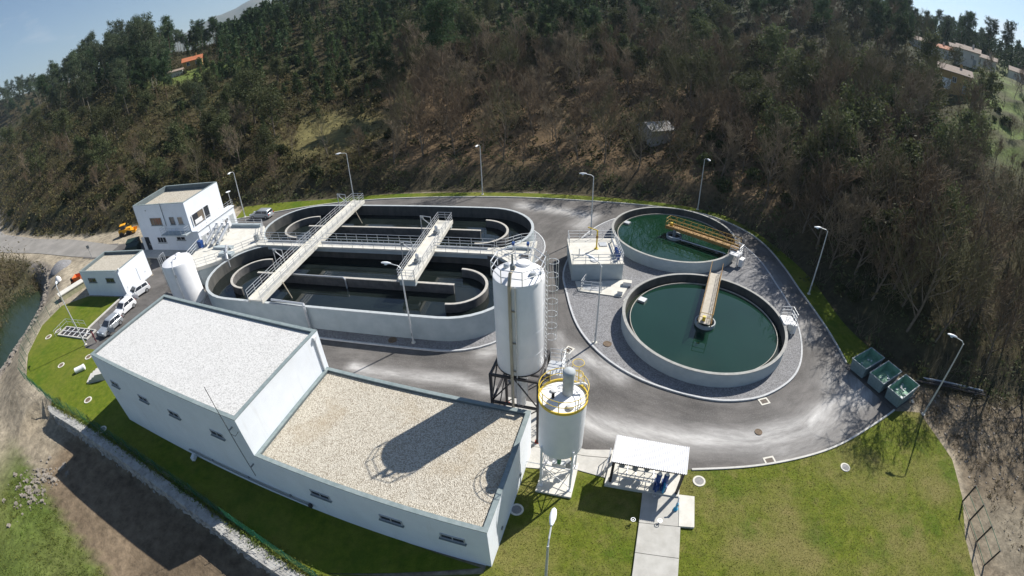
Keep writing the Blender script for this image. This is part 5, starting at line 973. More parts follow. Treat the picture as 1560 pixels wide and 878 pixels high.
for k, (x, y, a, m_, lab) in enumerate(((-64.6, 60.6, 0.3, 'bin_green', 'dark green waste container left of the control building'), (-63.0, 58.6, 0.3, 'bin_green', 'front dark green waste container near the building door'))):
    g_ = thing('waste_container', lab, 'container', (x, y, 0.02), a); MB().bx(-1.2, 1.2, -0.7, 0.7, 0.15, 1.2).build('body', m_, g_); MB().quadmesh([(-1.25, -0.75, 1.21), (1.25, -0.75, 1.21), (1.25, 0.75, 1.45), (-1.25, 0.75, 1.45), (-1.25, 0.75, 1.21), (1.25, 0.75, 1.21)], [(0, 1, 2, 3), (3, 2, 5, 4), (0, 3, 4), (1, 5, 2)]).build('lid', m_, g_)
    for sx in (-1, 1):
        for sy in (-1, 1): MB().tube((sx * 1.0, sy * 0.55 - 0.04, 0.1), (sx * 1.0, sy * 0.55 + 0.04, 0.1), 0.1, 10).build('wheel', 'rubber', g_)
g_ = thing('site_loader', 'yellow site loader parked on earth behind the control building', 'loader', (-72.2, 66.6, 0.0), 0.5)
MB().bx(-1.1, 1.5, -0.6, 0.6, 0.55, 1.25).build('body', 'amber_paint', g_); MB().bx(-0.5, 0.5, -0.55, 0.55, 1.252, 2.0).build('cab', 'glass_dark', g_); MB().bx(-0.6, 0.6, -0.6, 0.6, 2.003, 2.1).build('cab_roof', 'amber_paint', g_); MB().quadmesh([(1.7, -0.9, 0.2), (2.4, -0.9, 0.2), (2.6, -0.9, 0.7), (1.7, -0.9, 0.8), (1.7, 0.9, 0.2), (2.4, 0.9, 0.2), (2.6, 0.9, 0.7), (1.7, 0.9, 0.8)], [(0, 1, 5, 4), (0, 4, 7, 3), (0, 3, 2, 1), (4, 5, 6, 7)]).build('bucket', 'amber_paint', g_)
for s_ in (-1, 1):
    MB().tube((0.3, s_ * 0.65, 1.2), (1.8, s_ * 0.65, 0.6), 0.08, 6).build('lift_arm', 'amber_paint', g_)
    for wx in (-0.6, 0.9): MB().tube((wx, s_ * 0.62, 0.45), (wx, s_ * 0.95, 0.45), 0.45, 16).build('wheel', 'rubber', g_, 40)
g_ = thing('site_dumper', 'orange site dumper on the earth left of the small building', 'dumper', (-69.6, 49.3, -0.3), 0.4)
MB().bx(-0.9, 0.9, -0.5, 0.5, 0.35, 0.8).build('chassis', 'orange_paint', g_); MB().quadmesh([(0, -0.6, 0.82), (1.2, -0.6, 0.82), (1.6, -0.8, 1.5), (-0.2, -0.8, 1.5), (0, 0.6, 0.82), (1.2, 0.6, 0.82), (1.6, 0.8, 1.5), (-0.2, 0.8, 1.5)], [(0, 1, 2, 3), (7, 6, 5, 4), (1, 5, 6, 2), (4, 0, 3, 7), (4, 5, 1, 0)]).build('tipper', 'orange_paint', g_); MB().box((-0.7, 0, 1.05), (0.5, 0.5, 0.5)).build('seat', 'rubber', g_)
for s_ in (-1, 1):
    for wx in (-0.6, 0.65): MB().tube((wx, s_ * 0.5, 0.35), (wx, s_ * 0.75, 0.35), 0.35, 14).build('wheel', 'rubber', g_, 40)
g_ = thing('covered_box', 'long low olive box beside the small building', 'box', (-67.6, 46.2, -0.35), 1.1); MB().bx(-2.3, 2.3, -0.8, 0.8, 0.1, 1.2).build('body', 'tarp_olive', g_); MB().bx(-2.4, 2.4, -0.9, 0.9, 1.203, 1.32).build('lid', 'deck_concrete', g_); 
for x in (-1.8, 1.8): MB().bx(x - 0.1, x + 0.1, -0.7, 0.7, 0.0, 0.1).build('skid', 'black_steel', g_)
g_ = thing('site_mixer', 'pale concrete mixer with drawbar on the earth by the river', 'mixer', (-76.5, 50.6, -0.9), 0.9); MB().lathe([(0.3, 0.5), (0.55, 0.7), (0.55, 1.2), (0.25, 1.6)], (0, 0, 0), 16).build('drum', 'frame_white', g_, 40); MB().path([(0.2, 0, 0.5), (1.6, 0.2, 0.4), (3.8, 0.6, 0.3)], 0.06, 6).build('drawbar', 'frame_grey', g_)
for s_ in (-1, 1): MB().tube((0, s_ * 0.55, 0.3), (0, s_ * 0.7, 0.3), 0.3, 12).build('wheel', 'rubber', g_)
gp = MB(); gp.lathe([(2.6, -0.3), (2.2, 0.2), (1.2, 0.8), (0.3, 1.1), (0.001, 1.12)], (-81.5, 55.8, -0.1), 18); tag(gp.build('gravel_heap', 'grey_gravel', None, 60), 'heap of grey gravel by the bend of the access road', 'gravel heap')
g_ = thing('road_sign', 'dark shape of a sign post at the plant entrance', 'sign', (-74.5, 58.3, 0), 0.4); MB().tube((0, 0, 0), (0, 0, 2.3), 0.05, 6).build('post', 'frame_grey', g_); MB().box((0, 0, 2.0), (0.6, 0.05, 0.6)).build('plate', 'frame_grey', g_)

# ------------------------------------------------------------------ fences and stone wall
def mesh_fence(pts, label, m_post, m_wire, h=1.8, gap=2.5, vert=0.35):
    g_ = thing('mesh_fence', label, 'fence', (pts[0][0], pts[0][1], 0), 0); o = Vector((pts[0][0], pts[0][1], 0)); full = []
    for a, b_ in zip(pts[:-1], pts[1:]):
        a, b_ = Vector((*a, 0)), Vector((*b_, 0)); k = max(1, round((b_ - a).length / gap)); full += [a + (b_ - a) * j / k for j in range(k)]
    full.append(Vector((*pts[-1], 0))); full = [Vector((p.x, p.y, max(hz(p.x, p.y), -1.5))) - o for p in full]
    pm = MB().tube((0, 0, -0.3), (0, 0, h), 0.035, 6).mesh('post', m_post)
    for p in full: link('post', pm, g_, tuple(p))
    for a, b_ in zip(full[:-1], full[1:]):
        mb = MB(); n = max(2, int((b_ - a).length / vert))
        for k in range(1, n): q = a + (b_ - a) * k / n; mb.tube((q.x, q.y, q.z + 0.05), (q.x, q.y, q.z + h - 0.05), 0.007, 3, cap=False)
        for k in range(7): zz = 0.06 + (h - 0.12) * k / 6; mb.tube((a.x, a.y, a.z + zz), (b_.x, b_.y, b_.z + zz), 0.008, 3, cap=False)
        mb.build('mesh_panel', m_wire, g_)
mesh_fence([(-67.0, 42.3), (-66.7, 37.3), (-63.2, 31.0), (-58.6, 26.7), (-48.0, 23.3), (-41.7, 21.95), (-32.8, 19.3), (-23.6, 16.1), (-16.8, 13.2), (-12.0, 11.0)], 'thin green mesh fence along the lawn edge and stone wall', 'fence_green', 'fence_green')
g_ = thing('corner_fence', 'dark steel fence posts with green wires at the right lawn edge', 'fence', (34.1, 10.8, 0), 0)
fp = [(0, 0), (-0.45, -1.75), (-1.0, -3.6), (-1.6, -5.6)]
pm = MB().bx(-0.06, 0.06, -0.06, 0.06, 0, 2.0).mesh('post', 'black_steel')
for p in fp: link('post', pm, g_, (*p, 0))
mb = MB()
for a, b_ in zip(fp[:-1], fp[1:]):
    for z in (0.06, 1.0, 1.96): mb.tube((*a, z), (*b_, z), 0.025, 4)
mb.build('wires', 'fence_green', g_)
WALL = [(-48.9, 23.3), (-47.6, 22.6), (-41.7, 21.15), (-32.8, 18.55), (-23.6, 15.3), (-16.8, 12.4), (-12.5, 10.5), (-5, 6.9), (2, 3.2)]
wp = smooth_path(WALL, 8)
g_ = thing('stone_wall', 'long pale rubble retaining wall below the tall white building', 'wall', (0, 0, 0), 0)
MB().strip(wp, 0.95, -2.6, 0.06).build('core', 'stone', g_)
def rocks(centres, sizes, flat=0.7):
    base = np.array([(-1, -1, -1), (1, -1, -1), (1, 1, -1), (-1, 1, -1), (-1, -1, 1), (1, -1, 1), (1, 1, 1), (-1, 1, 1)], float); fb = np.array([(3, 2, 1, 0), (4, 5, 6, 7), (0, 1, 5, 4), (1, 2, 6, 5), (2, 3, 7, 6), (3, 0, 4, 7)])
    n = len(centres); v = base[None] * (0.62 + 0.5 * rng.random((n, 8, 3))) * 0.5; v[:, 4:, :2] *= 0.75; v[..., 2] *= flat
    a = rng.random(n) * 6.28; ca, sa = np.cos(a)[:, None], np.sin(a)[:, None]; x = v[..., 0] * ca - v[..., 1] * sa; y = v[..., 0] * sa + v[..., 1] * ca
    v = np.stack([x, y, v[..., 2]], -1) * np.asarray(sizes)[:, None, None] + np.asarray(centres)[:, None, :]
    f = (fb[None] + 8 * np.arange(n)[:, None, None]).reshape(-1, 4); mb = MB(); mb.v = v.reshape(-1, 3).tolist(); mb.f = f.tolist(); return mb
cs, ss = [], []
L_, Rr_ = offset(wp, 0.44), offset(wp, -0.46)
for i in range(len(wp) - 1):
    seg = math.hypot(wp[i + 1][0] - wp[i][0], wp[i + 1][1] - wp[i][1])
    for k in range(int(seg * 16)):
        t_, u_ = random.random(), random.random(); a = [wp[i][j] + (wp[i + 1][j] - wp[i][j]) * t_ for j in (0, 1)]; l = [L_[i][j] + (L_[i + 1][j] - L_[i][j]) * t_ for j in (0, 1)]; r = [Rr_[i][j] + (Rr_[i + 1][j] - Rr_[i][j]) * t_ for j in (0, 1)]
        if random.random() < 0.45: cs.append((l[0] + (r[0] - l[0]) * u_, l[1] + (r[1] - l[1]) * u_, 0.04)); ss.append(random.uniform(0.14, 0.30))
        else: cs.append((r[0], r[1], random.uniform(-2.0, 0.0))); ss.append(random.uniform(0.2, 0.4))
tag(rocks(cs, ss).build('stones', 'stone', g_), kind='stuff')
cs, ss = [], []
for _ in range(1500):
    i = random.randint(1, len(rv_l) - 2); t_ = random.random(); x = rv_l[i][0] + (rv_l[i + 1][0] - rv_l[i][0]) * t_ + random.gauss(1.0, 0.9); y = rv_l[i][1] + (rv_l[i + 1][1] - rv_l[i][1]) * t_ + random.gauss(0, 0.4); cs.append((x, y, hz(x, y) + 0.05)); ss.append(random.uniform(0.25, 0.8))
tag(rocks(cs, ss).build('bank_rocks', 'rock_bank'), 'loose pale rocks along the river bank', kind='stuff')
cs, ss = [], []
for _ in range(170):
    x, y = random.gauss(-45.6, 1.9), random.gauss(14.6, 1.4); cs.append((x, y, hz(x, y) + 0.06)); ss.append(random.choice((0.1, 0.16, 0.22, 0.3, 0.5)))
tag(rocks(cs, ss).build('rubble', 'rock_bank'), 'scattered rubble beside the dirt track in the lower left', kind='stuff')
cs, ss = [], []
for _ in range(420):
    x, y = random.uniform(36.5, 62), random.uniform(4, 22)
    if sdist(np.array([x]), np.array([y]), FOOT)[0][0] > 0: continue
    cs.append((x, y, -0.04)); ss.append(random.uniform(0.1, 0.3))
tag(rocks(cs, ss, 0.45).build('earth_clods', 'rock_bank'), 'clods and stones on the bare earth right of the lawn', kind='stuff')
# ------------------------------------------------------------------ vegetation meshes
def prisms(P0, P1, R0, R1, n=3):
    P0, P1 = np.asarray(P0, float), np.asarray(P1, float); R0, R1 = np.asarray(R0, float), np.asarray(R1, float)
    d = P1 - P0; d /= np.linalg.norm(d, axis=1, keepdims=True) + 1e-9
    up = np.where(np.abs(d[:, 2:3]) > 0.9, np.array([[1.0, 0, 0]]), np.array([[0, 0, 1.0]])); a = np.cross(d, up); a /= np.linalg.norm(a, axis=1, keepdims=True) + 1e-9; b = np.cross(d, a)
    ang = np.arange(n) * 2 * PI / n; off = a[:, None] * np.cos(ang)[None, :, None] + b[:, None] * np.sin(ang)[None, :, None]
    v = np.concatenate([P0[:, None] + off * R0[:, None, None], P1[:, None] + off * R1[:, None, None]], 1).reshape(-1, 3)
    k = np.arange(n); f = np.stack([k, (k + 1) % n, n + (k + 1) % n, n + k], 1); f = (f[None] + (2 * n * np.arange(len(P0)))[:, None, None]).reshape(-1, 4); return v, f
def fast_mesh(name, v, f, m):
    me = bpy.data.meshes.new(name); me.vertices.add(len(v)); me.vertices.foreach_set('co', np.asarray(v, np.float32).ravel()); k = f.shape[1]
    me.loops.add(f.size); me.loops.foreach_set('vertex_index', f.astype(np.int32).ravel()); me.polygons.add(len(f)); me.polygons.foreach_set('loop_start', (np.arange(len(f)) * k).astype(np.int32)); me.polygons.foreach_set('loop_total', np.full(len(f), k, np.int32)); me.update(calc_edges=True); me.materials.append(MATS[m]); return me
def unit(n, r): v = r.normal(size=(n, 3)); return v / np.linalg.norm(v, axis=1, keepdims=True)
def leaves(C, size, r, aspect=0.45, upb=0.0):
    """one quad leaf per centre"""
    n = len(C); d = unit(n, r); d[:, 2] += upb; d /= np.linalg.norm(d, axis=1, keepdims=True); e = np.cross(d, unit(n, r)); e /= np.linalg.norm(e, axis=1, keepdims=True) + 1e-9
    s = (size * (0.6 + 0.8 * r.random(n)))[:, None]; a, b = d * s * 0.5, e * s * 0.5 * aspect
    v = np.stack([C - a, C - b * 1.0, C + a, C + b], 1).reshape(-1, 3); return v, np.arange(4 * n).reshape(n, 4)
def skeleton(seed, h, levels, spread=0.6, trunk_r=0.16, up=0.25, first=0.25, nb=(9, 6, 5), droop=0.0, lenf=(0.42, 0.5, 0.5)):
    r = np.random.default_rng(seed); S = []; tips = []
    def grow(p, d, L, rad, lev):
        n = (7, 4, 3, 2)[lev]; pts = [p]
        for i in range(n):
            d = d + r.normal(size=3) * (0.05 if lev == 0 else 0.16) + np.array([0, 0, up * 0.3 - droop * 0.2 if lev else 0.04]); d = d / np.linalg.norm(d); q = p + d * L / n; r0 = rad * (1 - 0.75 * i / n); r1 = rad * (1 - 0.75 * (i + 1) / n); S.append((p, q, r0, r1, lev)); p = q; pts.append(p)
        if lev >= levels: tips.append(p); return
        for k in range(nb[lev]):
            t_ = (first if lev == 0 else 0.25) + (1 - (first if lev == 0 else 0.25)) * (k + r.random()) / nb[lev]; t_ = min(t_, 0.999); i = int(t_ * n); q = pts[i] + (pts[i + 1] - pts[i]) * (t_ * n - i)
            a = r.random() * 2 * PI; side = np.array([math.cos(a), math.sin(a), 0]); nd = d * (1 - spread) * (0.6 if lev == 0 else 1) + (side if lev == 0 else unit(1, r)[0]) * spread + np.array([0, 0, up]); nd /= np.linalg.norm(nd)
            grow(q, nd, L * lenf[lev] * (1.15 - 0.55 * t_ if lev == 0 else 0.7 + 0.5 * r.random()), rad * (0.45 if lev == 0 else 0.5) * (1.2 - 0.6 * t_), lev + 1)
        tips.append(p)
    grow(np.zeros(3) - np.array([0, 0, 0.4]), np.array([r.normal() * 0.07, r.normal() * 0.07, 1.0]), h, trunk_r, 0); return S, np.array(tips)
def split(S, lev): 
    a = [s for s in S if s[4] < lev]; b = [s for s in S if s[4] >= lev]; return a, b
def segmesh(name, S, m, n=4, rmin=0.0): v, f = prisms([s[0] for s in S], [s[1] for s in S], [max(s[2], rmin) for s in S], [max(s[3], rmin) for s in S], n); return fast_mesh(name, v, f, m)
PROTO = {}
def proto(kind, trunk, crown): PROTO.setdefault(kind, []).append((trunk, crown))
for i in range(6):                                                    # leafless trees
    h = (8.5, 9.5, 7.5, 10.5, 6.5, 9.0)[i]; S, tips = skeleton(100 + i, h, 3, 0.62, 0.15, 0.35, 0.18, (13, 8, 6), 0, (0.5, 0.5, 0.5)); a, b_ = split(S, 2)
    proto('bare_tree', segmesh('trunk', a, 'bark_grey', 5), segmesh('crown', b_, ('twigs', 'twigs_pale', 'twigs', 'twigs_olive', 'twigs_pale', 'twigs')[i], 3, 0.02))
for i in range(4):                                                    # tall pines
    h = (15.0, 18.0, 12.5, 16.0)[i]; S, tips = skeleton(200 + i, h, 2, 0.75, 0.2, 0.12, (0.45, 0.55, 0.3, 0.4)[i], (26, 6, 3), 0, (0.24, 0.5, 0.5)); r = np.random.default_rng(i)
    T_ = np.array([s[1] for s in S if s[4] >= 1]); C = np.repeat(T_, 13, 0); C = C + r.normal(size=C.shape) * 0.26; v, f = leaves(C, 0.55, r, 0.22, 0.35)
    proto('pine_tree', segmesh('trunk', [s for s in S if s[4] < 2], 'bark_pine', 5), fast_mesh('crown', v, f, 'pine_needles'))
for i in range(4):                                                    # eucalyptus
    h = (19.0, 22.0, 16.0, 18.0)[i]; S, tips = skeleton(300 + i, h, 2, 0.66, 0.17, 0.30, 0.46, (13, 6, 3), 0, (0.27, 0.5, 0.5)); r = np.random.default_rng(20 + i)
    T_ = np.array([s[1] for s in S if s[4] >= 2]); C = np.repeat(T_, 13, 0); C = C + r.normal(size=C.shape) * np.array([0.5, 0.5, 0.32]); v, f = leaves(C, 0.5, r, 0.5, -0.1)
    proto('eucalyptus_tree', segmesh('trunk', [s for s in S if s[4] < 2], 'bark_pale', 5), fast_mesh('crown', v, f, 'euca_leaves'))
for i in range(4):                                                    # evergreen oaks
    h = (8.0, 9.5, 7.0, 10.0)[i]; S, tips = skeleton(400 + i, h, 2, 0.7, 0.24, 0.3, 0.22, (12, 8, 3), 0, (0.52, 0.5, 0.5)); r = np.random.default_rng(40 + i)
    T_ = np.array([s[1] for s in S if s[4] >= 2]); C = np.repeat(T_, 12, 0); C = C + r.normal(size=C.shape) * 0.42; v, f = leaves(C, 0.42, r, 0.55)
    proto('oak_tree', segmesh('trunk', [s for s in S if s[4] < 2], 'bark_grey', 5), fast_mesh('crown', v, f, 'oak_leaves'))
for i in range(4):                                                    # young pines
    h = (3.2, 4.2, 5.2, 2.6)[i]; r = np.random.default_rng(60 + i); n = 75
    z = h * (0.06 + 0.94 * r.random(n) ** 1.0); a = r.random(n) * 6.28; rr = (1 - z / h * 0.93) * h * 0.30 * (0.5 + 0.6 * r.random(n)); T_ = np.stack([rr * np.cos(a), rr * np.sin(a), z], 1); C = np.repeat(T_, 9, 0); C = C + r.normal(size=C.shape) * 0.17; v, f = leaves(C, 0.48, r, 0.25, 0.6)
    B0 = np.stack([0 * z, 0 * z, z * 0.92], 1); tv, tf = prisms(np.concatenate([[[0, 0, -0.3]], B0]), np.concatenate([[[0, 0, h * 0.95]], T_]), [0.06] + [0.02] * n, [0.015] + [0.008] * n, 3)
    proto('young_pine', fast_mesh('trunk', tv, tf, 'bark_pine'), fast_mesh('crown', v, f, 'young_needles'))

for i in range(4):                                                    # bushes
    r = np.random.default_rng(80 + i); n = 60; d_ = unit(n, r); d_[:, 2] = np.abs(d_[:, 2]); T_ = d_ * (0.55 + 0.5 * r.random((n, 1))) * np.array([(1.1, 1.3, 0.9, 1.2)[i], 1.0, (1.1, 1.4, 1.7, 0.9)[i]]) + np.array([0, 0, 0.2]); C = np.repeat(T_, 12, 0); C = C + r.normal(size=C.shape) * 0.16; v, f = leaves(C, 0.34, r, 0.5, 0.2)
    tv, tf = prisms(np.zeros((n, 3)) + np.array([0, 0, -0.3]), T_, np.full(n, 0.025), np.full(n, 0.01), 3); proto('bush', fast_mesh('trunk', tv, tf, 'bark_grey'), fast_mesh('crown', v, f, 'bush_leaves'))
# ------------------------------------------------------------------ planting
_PD = np.arange(20, 620, 0.5); _PT = {}
def polar(az, d):
    """point at azimuth az (degrees) and distance d behind the hill foot"""
    i = round(az * 2); a = math.radians(az)
    if i not in _PT: _PT[i] = sdist(_PD * math.sin(math.radians(i / 2)), _PD * math.cos(math.radians(i / 2)), FOOT)[0]
    k = int(np.argmax(_PT[i] > d)); D = _PD[k] if _PT[i].max() > d else 2000.0
    return D * math.sin(a), D * math.cos(a)
KEEP = [(24.5, 79.0, 3.2), (25.6, 81.5, 3.2), (-109.6, 156.5, 9), (26.8, 84.0, 5), (108, 89, 10), (135, 108, 10)]
placed = []
def ok(x, y, gap):
    if any((x - a) ** 2 + (y - b_) ** 2 < r * r for a, b_, r in KEEP): return False
    az = math.degrees(math.atan2(x, y)); D = math.hypot(x, y)
    if D > 600 or (48.6 < az < 52.6 and 88 < D < 142) or (45 < az < 55 and 165 < D < 215): return False
    if ((x + 36) / 11) ** 2 + ((y - 95) / 7) ** 2 < 1: return False
    return all((x - a) ** 2 + (y - b_) ** 2 > gap * gap for a, b_ in placed)
def where(x, y):
    az = math.degrees(math.atan2(x, y)); d = sdist(np.array([x]), np.array([y]), FOOT)[0][0]
    side = next(n for a, n in ((-52, 'far left of the river road'), (-46, 'left of the access road bend'), (-40, 'above the small building'), (-33, 'above the control building'), (-27, 'above the silver estate car'), (-18, 'around the grassy clearing'), (-11, 'behind the long footbridge'), (-3, 'round the tallest pine'), (7, 'behind the short footbridge'), (14, 'behind the pump chamber'), (21, 'round the grey shed'), (29, 'behind the green clarifier'), (37, 'right of the green clarifier'), (45, 'below the right skyline pine'), (53, 'near the ochre house'), (99, 'by the green terraces')) if az < a)
    return ('at the slope foot ' if d < 12 else 'low on the slope ' if d < 30 else 'halfway up the slope ' if d < 60 else 'high on the hill ' if d < 110 else 'on the ridge ') + side
LOOK = {'bare_tree': 'leafless grey-brown tree', 'pine_tree': 'dark green pine', 'eucalyptus_tree': 'slender pale-trunked eucalyptus', 'oak_tree': 'rounded olive green oak', 'young_pine': 'small young conical pine', 'bush': 'rounded dark green bush'}
ctr = {}
def plant(kind, x, y, s=1.0, var=None, lean=0.0, label=None):
    if label is None: pass
    i = ctr[kind] = ctr.get(kind, -1) + 1; pr = PROTO[kind][i % len(PROTO[kind]) if var is None else var]; w_ = where(x, y)
    g_ = thing(kind, label or (LOOK[kind] + ' ' + w_), 'bush' if kind == 'bush' else 'tree', (x, y, hz(x, y) - 0.1), random.uniform(0, 6.28), (LOOK[kind] + ' group ' + w_))
    g_.scale = (s, s, s * random.uniform(0.92, 1.1)); g_.rotation_euler = (lean + random.gauss(0, 0.03), random.gauss(0, 0.03), g_.rotation_euler[2]); link('trunk', pr[0], g_); link('crown', pr[1], g_); placed.append((x, y)); return g_
def sow(kind, n, az0, az1, d0, d1, gap, s0=0.8, s1=1.2, var=None):
    done = tries = 0
    while done < n and tries < n * 14:
        tries += 1; x, y = polar(random.uniform(az0, az1), d0 + (d1 - d0) * random.random() ** 0.9)
        if ok(x, y, gap): plant(kind, x, y, random.uniform(s0, s1), var); done += 1
random.seed(21)
def at(az, el, d): return polar(az, d)
x, y = polar(-7.4, 31); plant('pine_tree', x, y, 1.12, 1, label='tallest pine with long bare trunk on the leaf littered slope behind the tank')
x, y = polar(-13.5, 26); plant('pine_tree', x, y, 0.85, 3, label='pine with leaning pale trunk left of the tallest pine')
x, y = polar(-29.5, 26); plant('oak_tree', x, y, 1.15, 1, label='broad grey-green tree beside the grassy clearing')
x, y = polar(-35.5, 28); plant('eucalyptus_tree', x, y, 0.62, 0, label='lone loose tree with pale leaning trunk above the control building')
x, y = polar(41.6, 90); plant('pine_tree', x, y, 1.3, 2, label='big dark bushy pine on the right skyline'); x, y = polar(43.0, 86); plant('pine_tree', x, y, 1.0, 2, label='second dark pine below the one on the right skyline')
x, y = polar(30.5, 62); plant('young_pine', x, y, 2.1, 2, label='dark spire-shaped conifer standing above the bare wood'); x, y = polar(47.0, 82); plant('oak_tree', x, y, 1.1, 0, label='dense tree beside the ochre house')
x, y = polar(22.5, 66); plant('pine_tree', x, y, 0.85, 2, label='dark rounded pine above the leafless wood'); x, y = polar(7.0, 50); plant('pine_tree', x, y, 1.05, 0, label='dark layered pine in the middle of the upper slope')
sow('oak_tree', 40, 28, 54, 6, 62, 5.0, 0.75, 1.2); sow('oak_tree', 30, -12, 30, 30, 80, 6, 0.6, 1.05); sow('oak_tree', 34, -60, -25, 4, 55, 6, 0.5, 1.0)
sow('bare_tree', 130, -14, 36, 3, 50, 3.0, 0.65, 1.15); sow('bare_tree', 70, 36, 54, 2, 46, 2.9, 0.85, 1.35); sow('bare_tree', 24, 54, 78, 2, 22, 3.2, 0.8, 1.2); sow('bare_tree', 26, -56, -13, 2, 26, 5, 0.4, 0.75); sow('bare_tree', 44, 14, 48, 50, 115, 5, 0.8, 1.15)
sow('pine_tree', 30, -14, 32, 40, 130, 6, 0.6, 0.95); sow('pine_tree', 34, -38.5, -26, 106, 125, 3.2, 0.5, 0.72); sow('pine_tree', 48, -30, -6, 100, 175, 5, 0.5, 0.8); sow('pine_tree', 52, 26, 45, 80, 170, 5, 0.65, 1.0); sow('pine_tree', 80, 42, 66, 165, 275, 5, 0.7, 1.0)
sow('eucalyptus_tree', 150, -64, -39, 56, 118, 4.0, 0.7, 1.0); sow('eucalyptus_tree', 18, -42, -33, 106, 125, 4, 0.5, 0.75); sow('eucalyptus_tree', 34, -62, -41, 34, 66, 5, 0.5, 0.85); sow('pine_tree', 60, -62, -37, 45, 125, 4.5, 0.6, 0.95)
sow('pine_tree', 24, -12, 36, 125, 180, 6, 0.6, 0.9)
sow('young_pine', 185, -36, 14, 34, 112, 2.6, 0.9, 1.8); sow('young_pine', 90, -22, 26, 46, 130, 2.8, 1.0, 1.9); sow('young_pine', 20, -40, -16, 12, 40, 4, 0.5, 0.9)
sow('oak_tree', 6, 46, 53, 55, 110, 8, 0.5, 0.8); sow('bare_tree', 26, 53, 72, 24, 100, 5, 0.4, 0.75); sow('bush', 36, 53, 72, 22, 110, 3, 0.6, 1.3)
sow('bush', 150, -62, -14, 0.5, 75, 2.2, 0.6, 1.4); sow('bush', 60, -36, 12, 40, 110, 2.2, 0.7, 1.5); sow('bush', 60, 24, 54, 1, 60, 2.2, 0.7, 1.5)

for k in range(16):
    x, y = random.uniform(-124, -96), random.uniform(8, 58)
    if ok(x, y, 4) and sdist(np.array([x]), np.array([y]), RIVER)[0][0] > 16: plant('bare_tree', x, y, random.uniform(0.6, 0.95), label='leafless tree on the far river bank at the left edge')
# undergrowth and heath: nobody could count it
def scatter(n, az0, az1, d0, d1, keep=None, pw=1.0):
    P = []
    X = rng.uniform(-320, 130, n * 12); Y = rng.uniform(-10, 340, n * 12); az = np.degrees(np.arctan2(X, Y)); d, _ = sdist(X, Y, FOOT); m = (az > az0) & (az < az1) & (d > d0) & (d < d1)
    D = np.hypot(X, Y); m &= rng.random(len(X)) < np.clip((110 / D) ** pw, 0, 1); X, Y = X[m], Y[m]
    cl = np.exp(-(((X + 36) / 13) ** 2 + ((Y - 95) / 8.5) ** 2) ** 2); k = rng.random(len(X)) > cl * 0.9; X, Y = X[k][:n], Y[k][:n]; return np.stack([X, Y, height(X, Y)], 1)
def tufts(name, P, per, spread, size, aspect, m, label, up=0.5, hgt=0.5, lift=0.1):
    C = np.repeat(P, per, 0); nC = len(C); g1 = rng.normal(size=(nC, 3)) * spread; g1[:, 2] = np.abs(g1[:, 2]) * hgt + lift; sc_ = np.repeat(0.5 + rng.random(len(P)) ** 2 * 1.4, per); v, f = leaves(C + g1 * sc_[:, None], size, rng, aspect, up)
    return tag(link(name, fast_mesh(name, v, f, m)), label, kind='stuff')
tufts('heath', scatter(18000, -62, 48, 6, 215, pw=0.6), 12, 0.55, 0.62, 0.4, 'heath_leaves', 'low brown-green heath covering the hillside', 0.6, 0.9)
tufts('heath', scatter(4200, -62, -15, -0.8, 60), 16, 0.7, 0.6, 0.45, 'reed_leaves', 'tawny bracken and brambles on the lower slope', 0.6, 0.9)
tufts('undergrowth', scatter(3400, -36, 75, -1.4, 6), 22, 0.6, 0.45, 0.4, 'oak_leaves', 'dark brambles along the foot of the wooded slope', 0.3, 1.0)
tufts('undergrowth', scatter(2400, 12, 62, 3, 45), 14, 0.6, 0.5, 0.35, 'reed_leaves', 'dry bushes under the leafless trees', 0.5, 1.0)
tufts('undergrowth', scatter(2600, 28, 55, 12, 120), 14, 0.55, 0.5, 0.4, 'heath_leaves', 'green scrub among the trees on the right', 0.5, 1.0)
def far_wood(name, az0, az1, D0, D1, n, m, label, hgt=9.0, rad=1.9):
    a = np.radians(rng.uniform(az0, az1, n)); D = np.sqrt(rng.uniform(D0 ** 2, D1 ** 2, n)); X, Y = D * np.sin(a), D * np.cos(a); d, _ = sdist(X, Y, FOOT); az_ = np.degrees(a); k = (d > 60) & ~((az_ > 44.5) & (az_ < 55) & (D < 222)) & ~((az_ > -37) & (az_ < -32) & (d < 118)); X, Y = X[k], Y[k]; n = len(X); Z = height(X, Y); per = 80; h = hgt * (0.65 + 0.7 * rng.random(n)); u = rng.random((n, per)) ** 0.8; rr = rad * (1.15 - u) * np.sqrt(rng.random((n, per))) * (0.7 + 0.6 * rng.random((n, 1))); th = rng.random((n, per)) * 6.28
    C = np.stack([X[:, None] + rr * np.cos(th), Y[:, None] + rr * np.sin(th), Z[:, None] + h[:, None] * (0.25 + 0.75 * u)], -1).reshape(-1, 3); v, f = leaves(C, 0.95, rng, 0.5, 0.2); P0 = np.stack([X, Y, Z - 0.5], 1); tv, tf = prisms(P0, np.stack([X, Y, Z + h], 1), np.full(n, 0.14), np.full(n, 0.03), 4)
    return tag(link(name, fast_mesh(name, np.concatenate([v, tv]), np.concatenate([f, tf + len(v)]), m)), label, kind='stuff')
far_wood('far_wood', 42, 68, 215, 330, 620, 'pine_needles', 'dark wooded ridge behind the hillside houses')
far_wood('far_wood', -64, -24, 160, 290, 700, 'pine_needles', 'dense dark wood along the left skyline', 8.5)
far_wood('far_wood', -26, 44, 165, 300, 900, 'young_needles', 'dense conifer wood on the upper hill', 8.0)
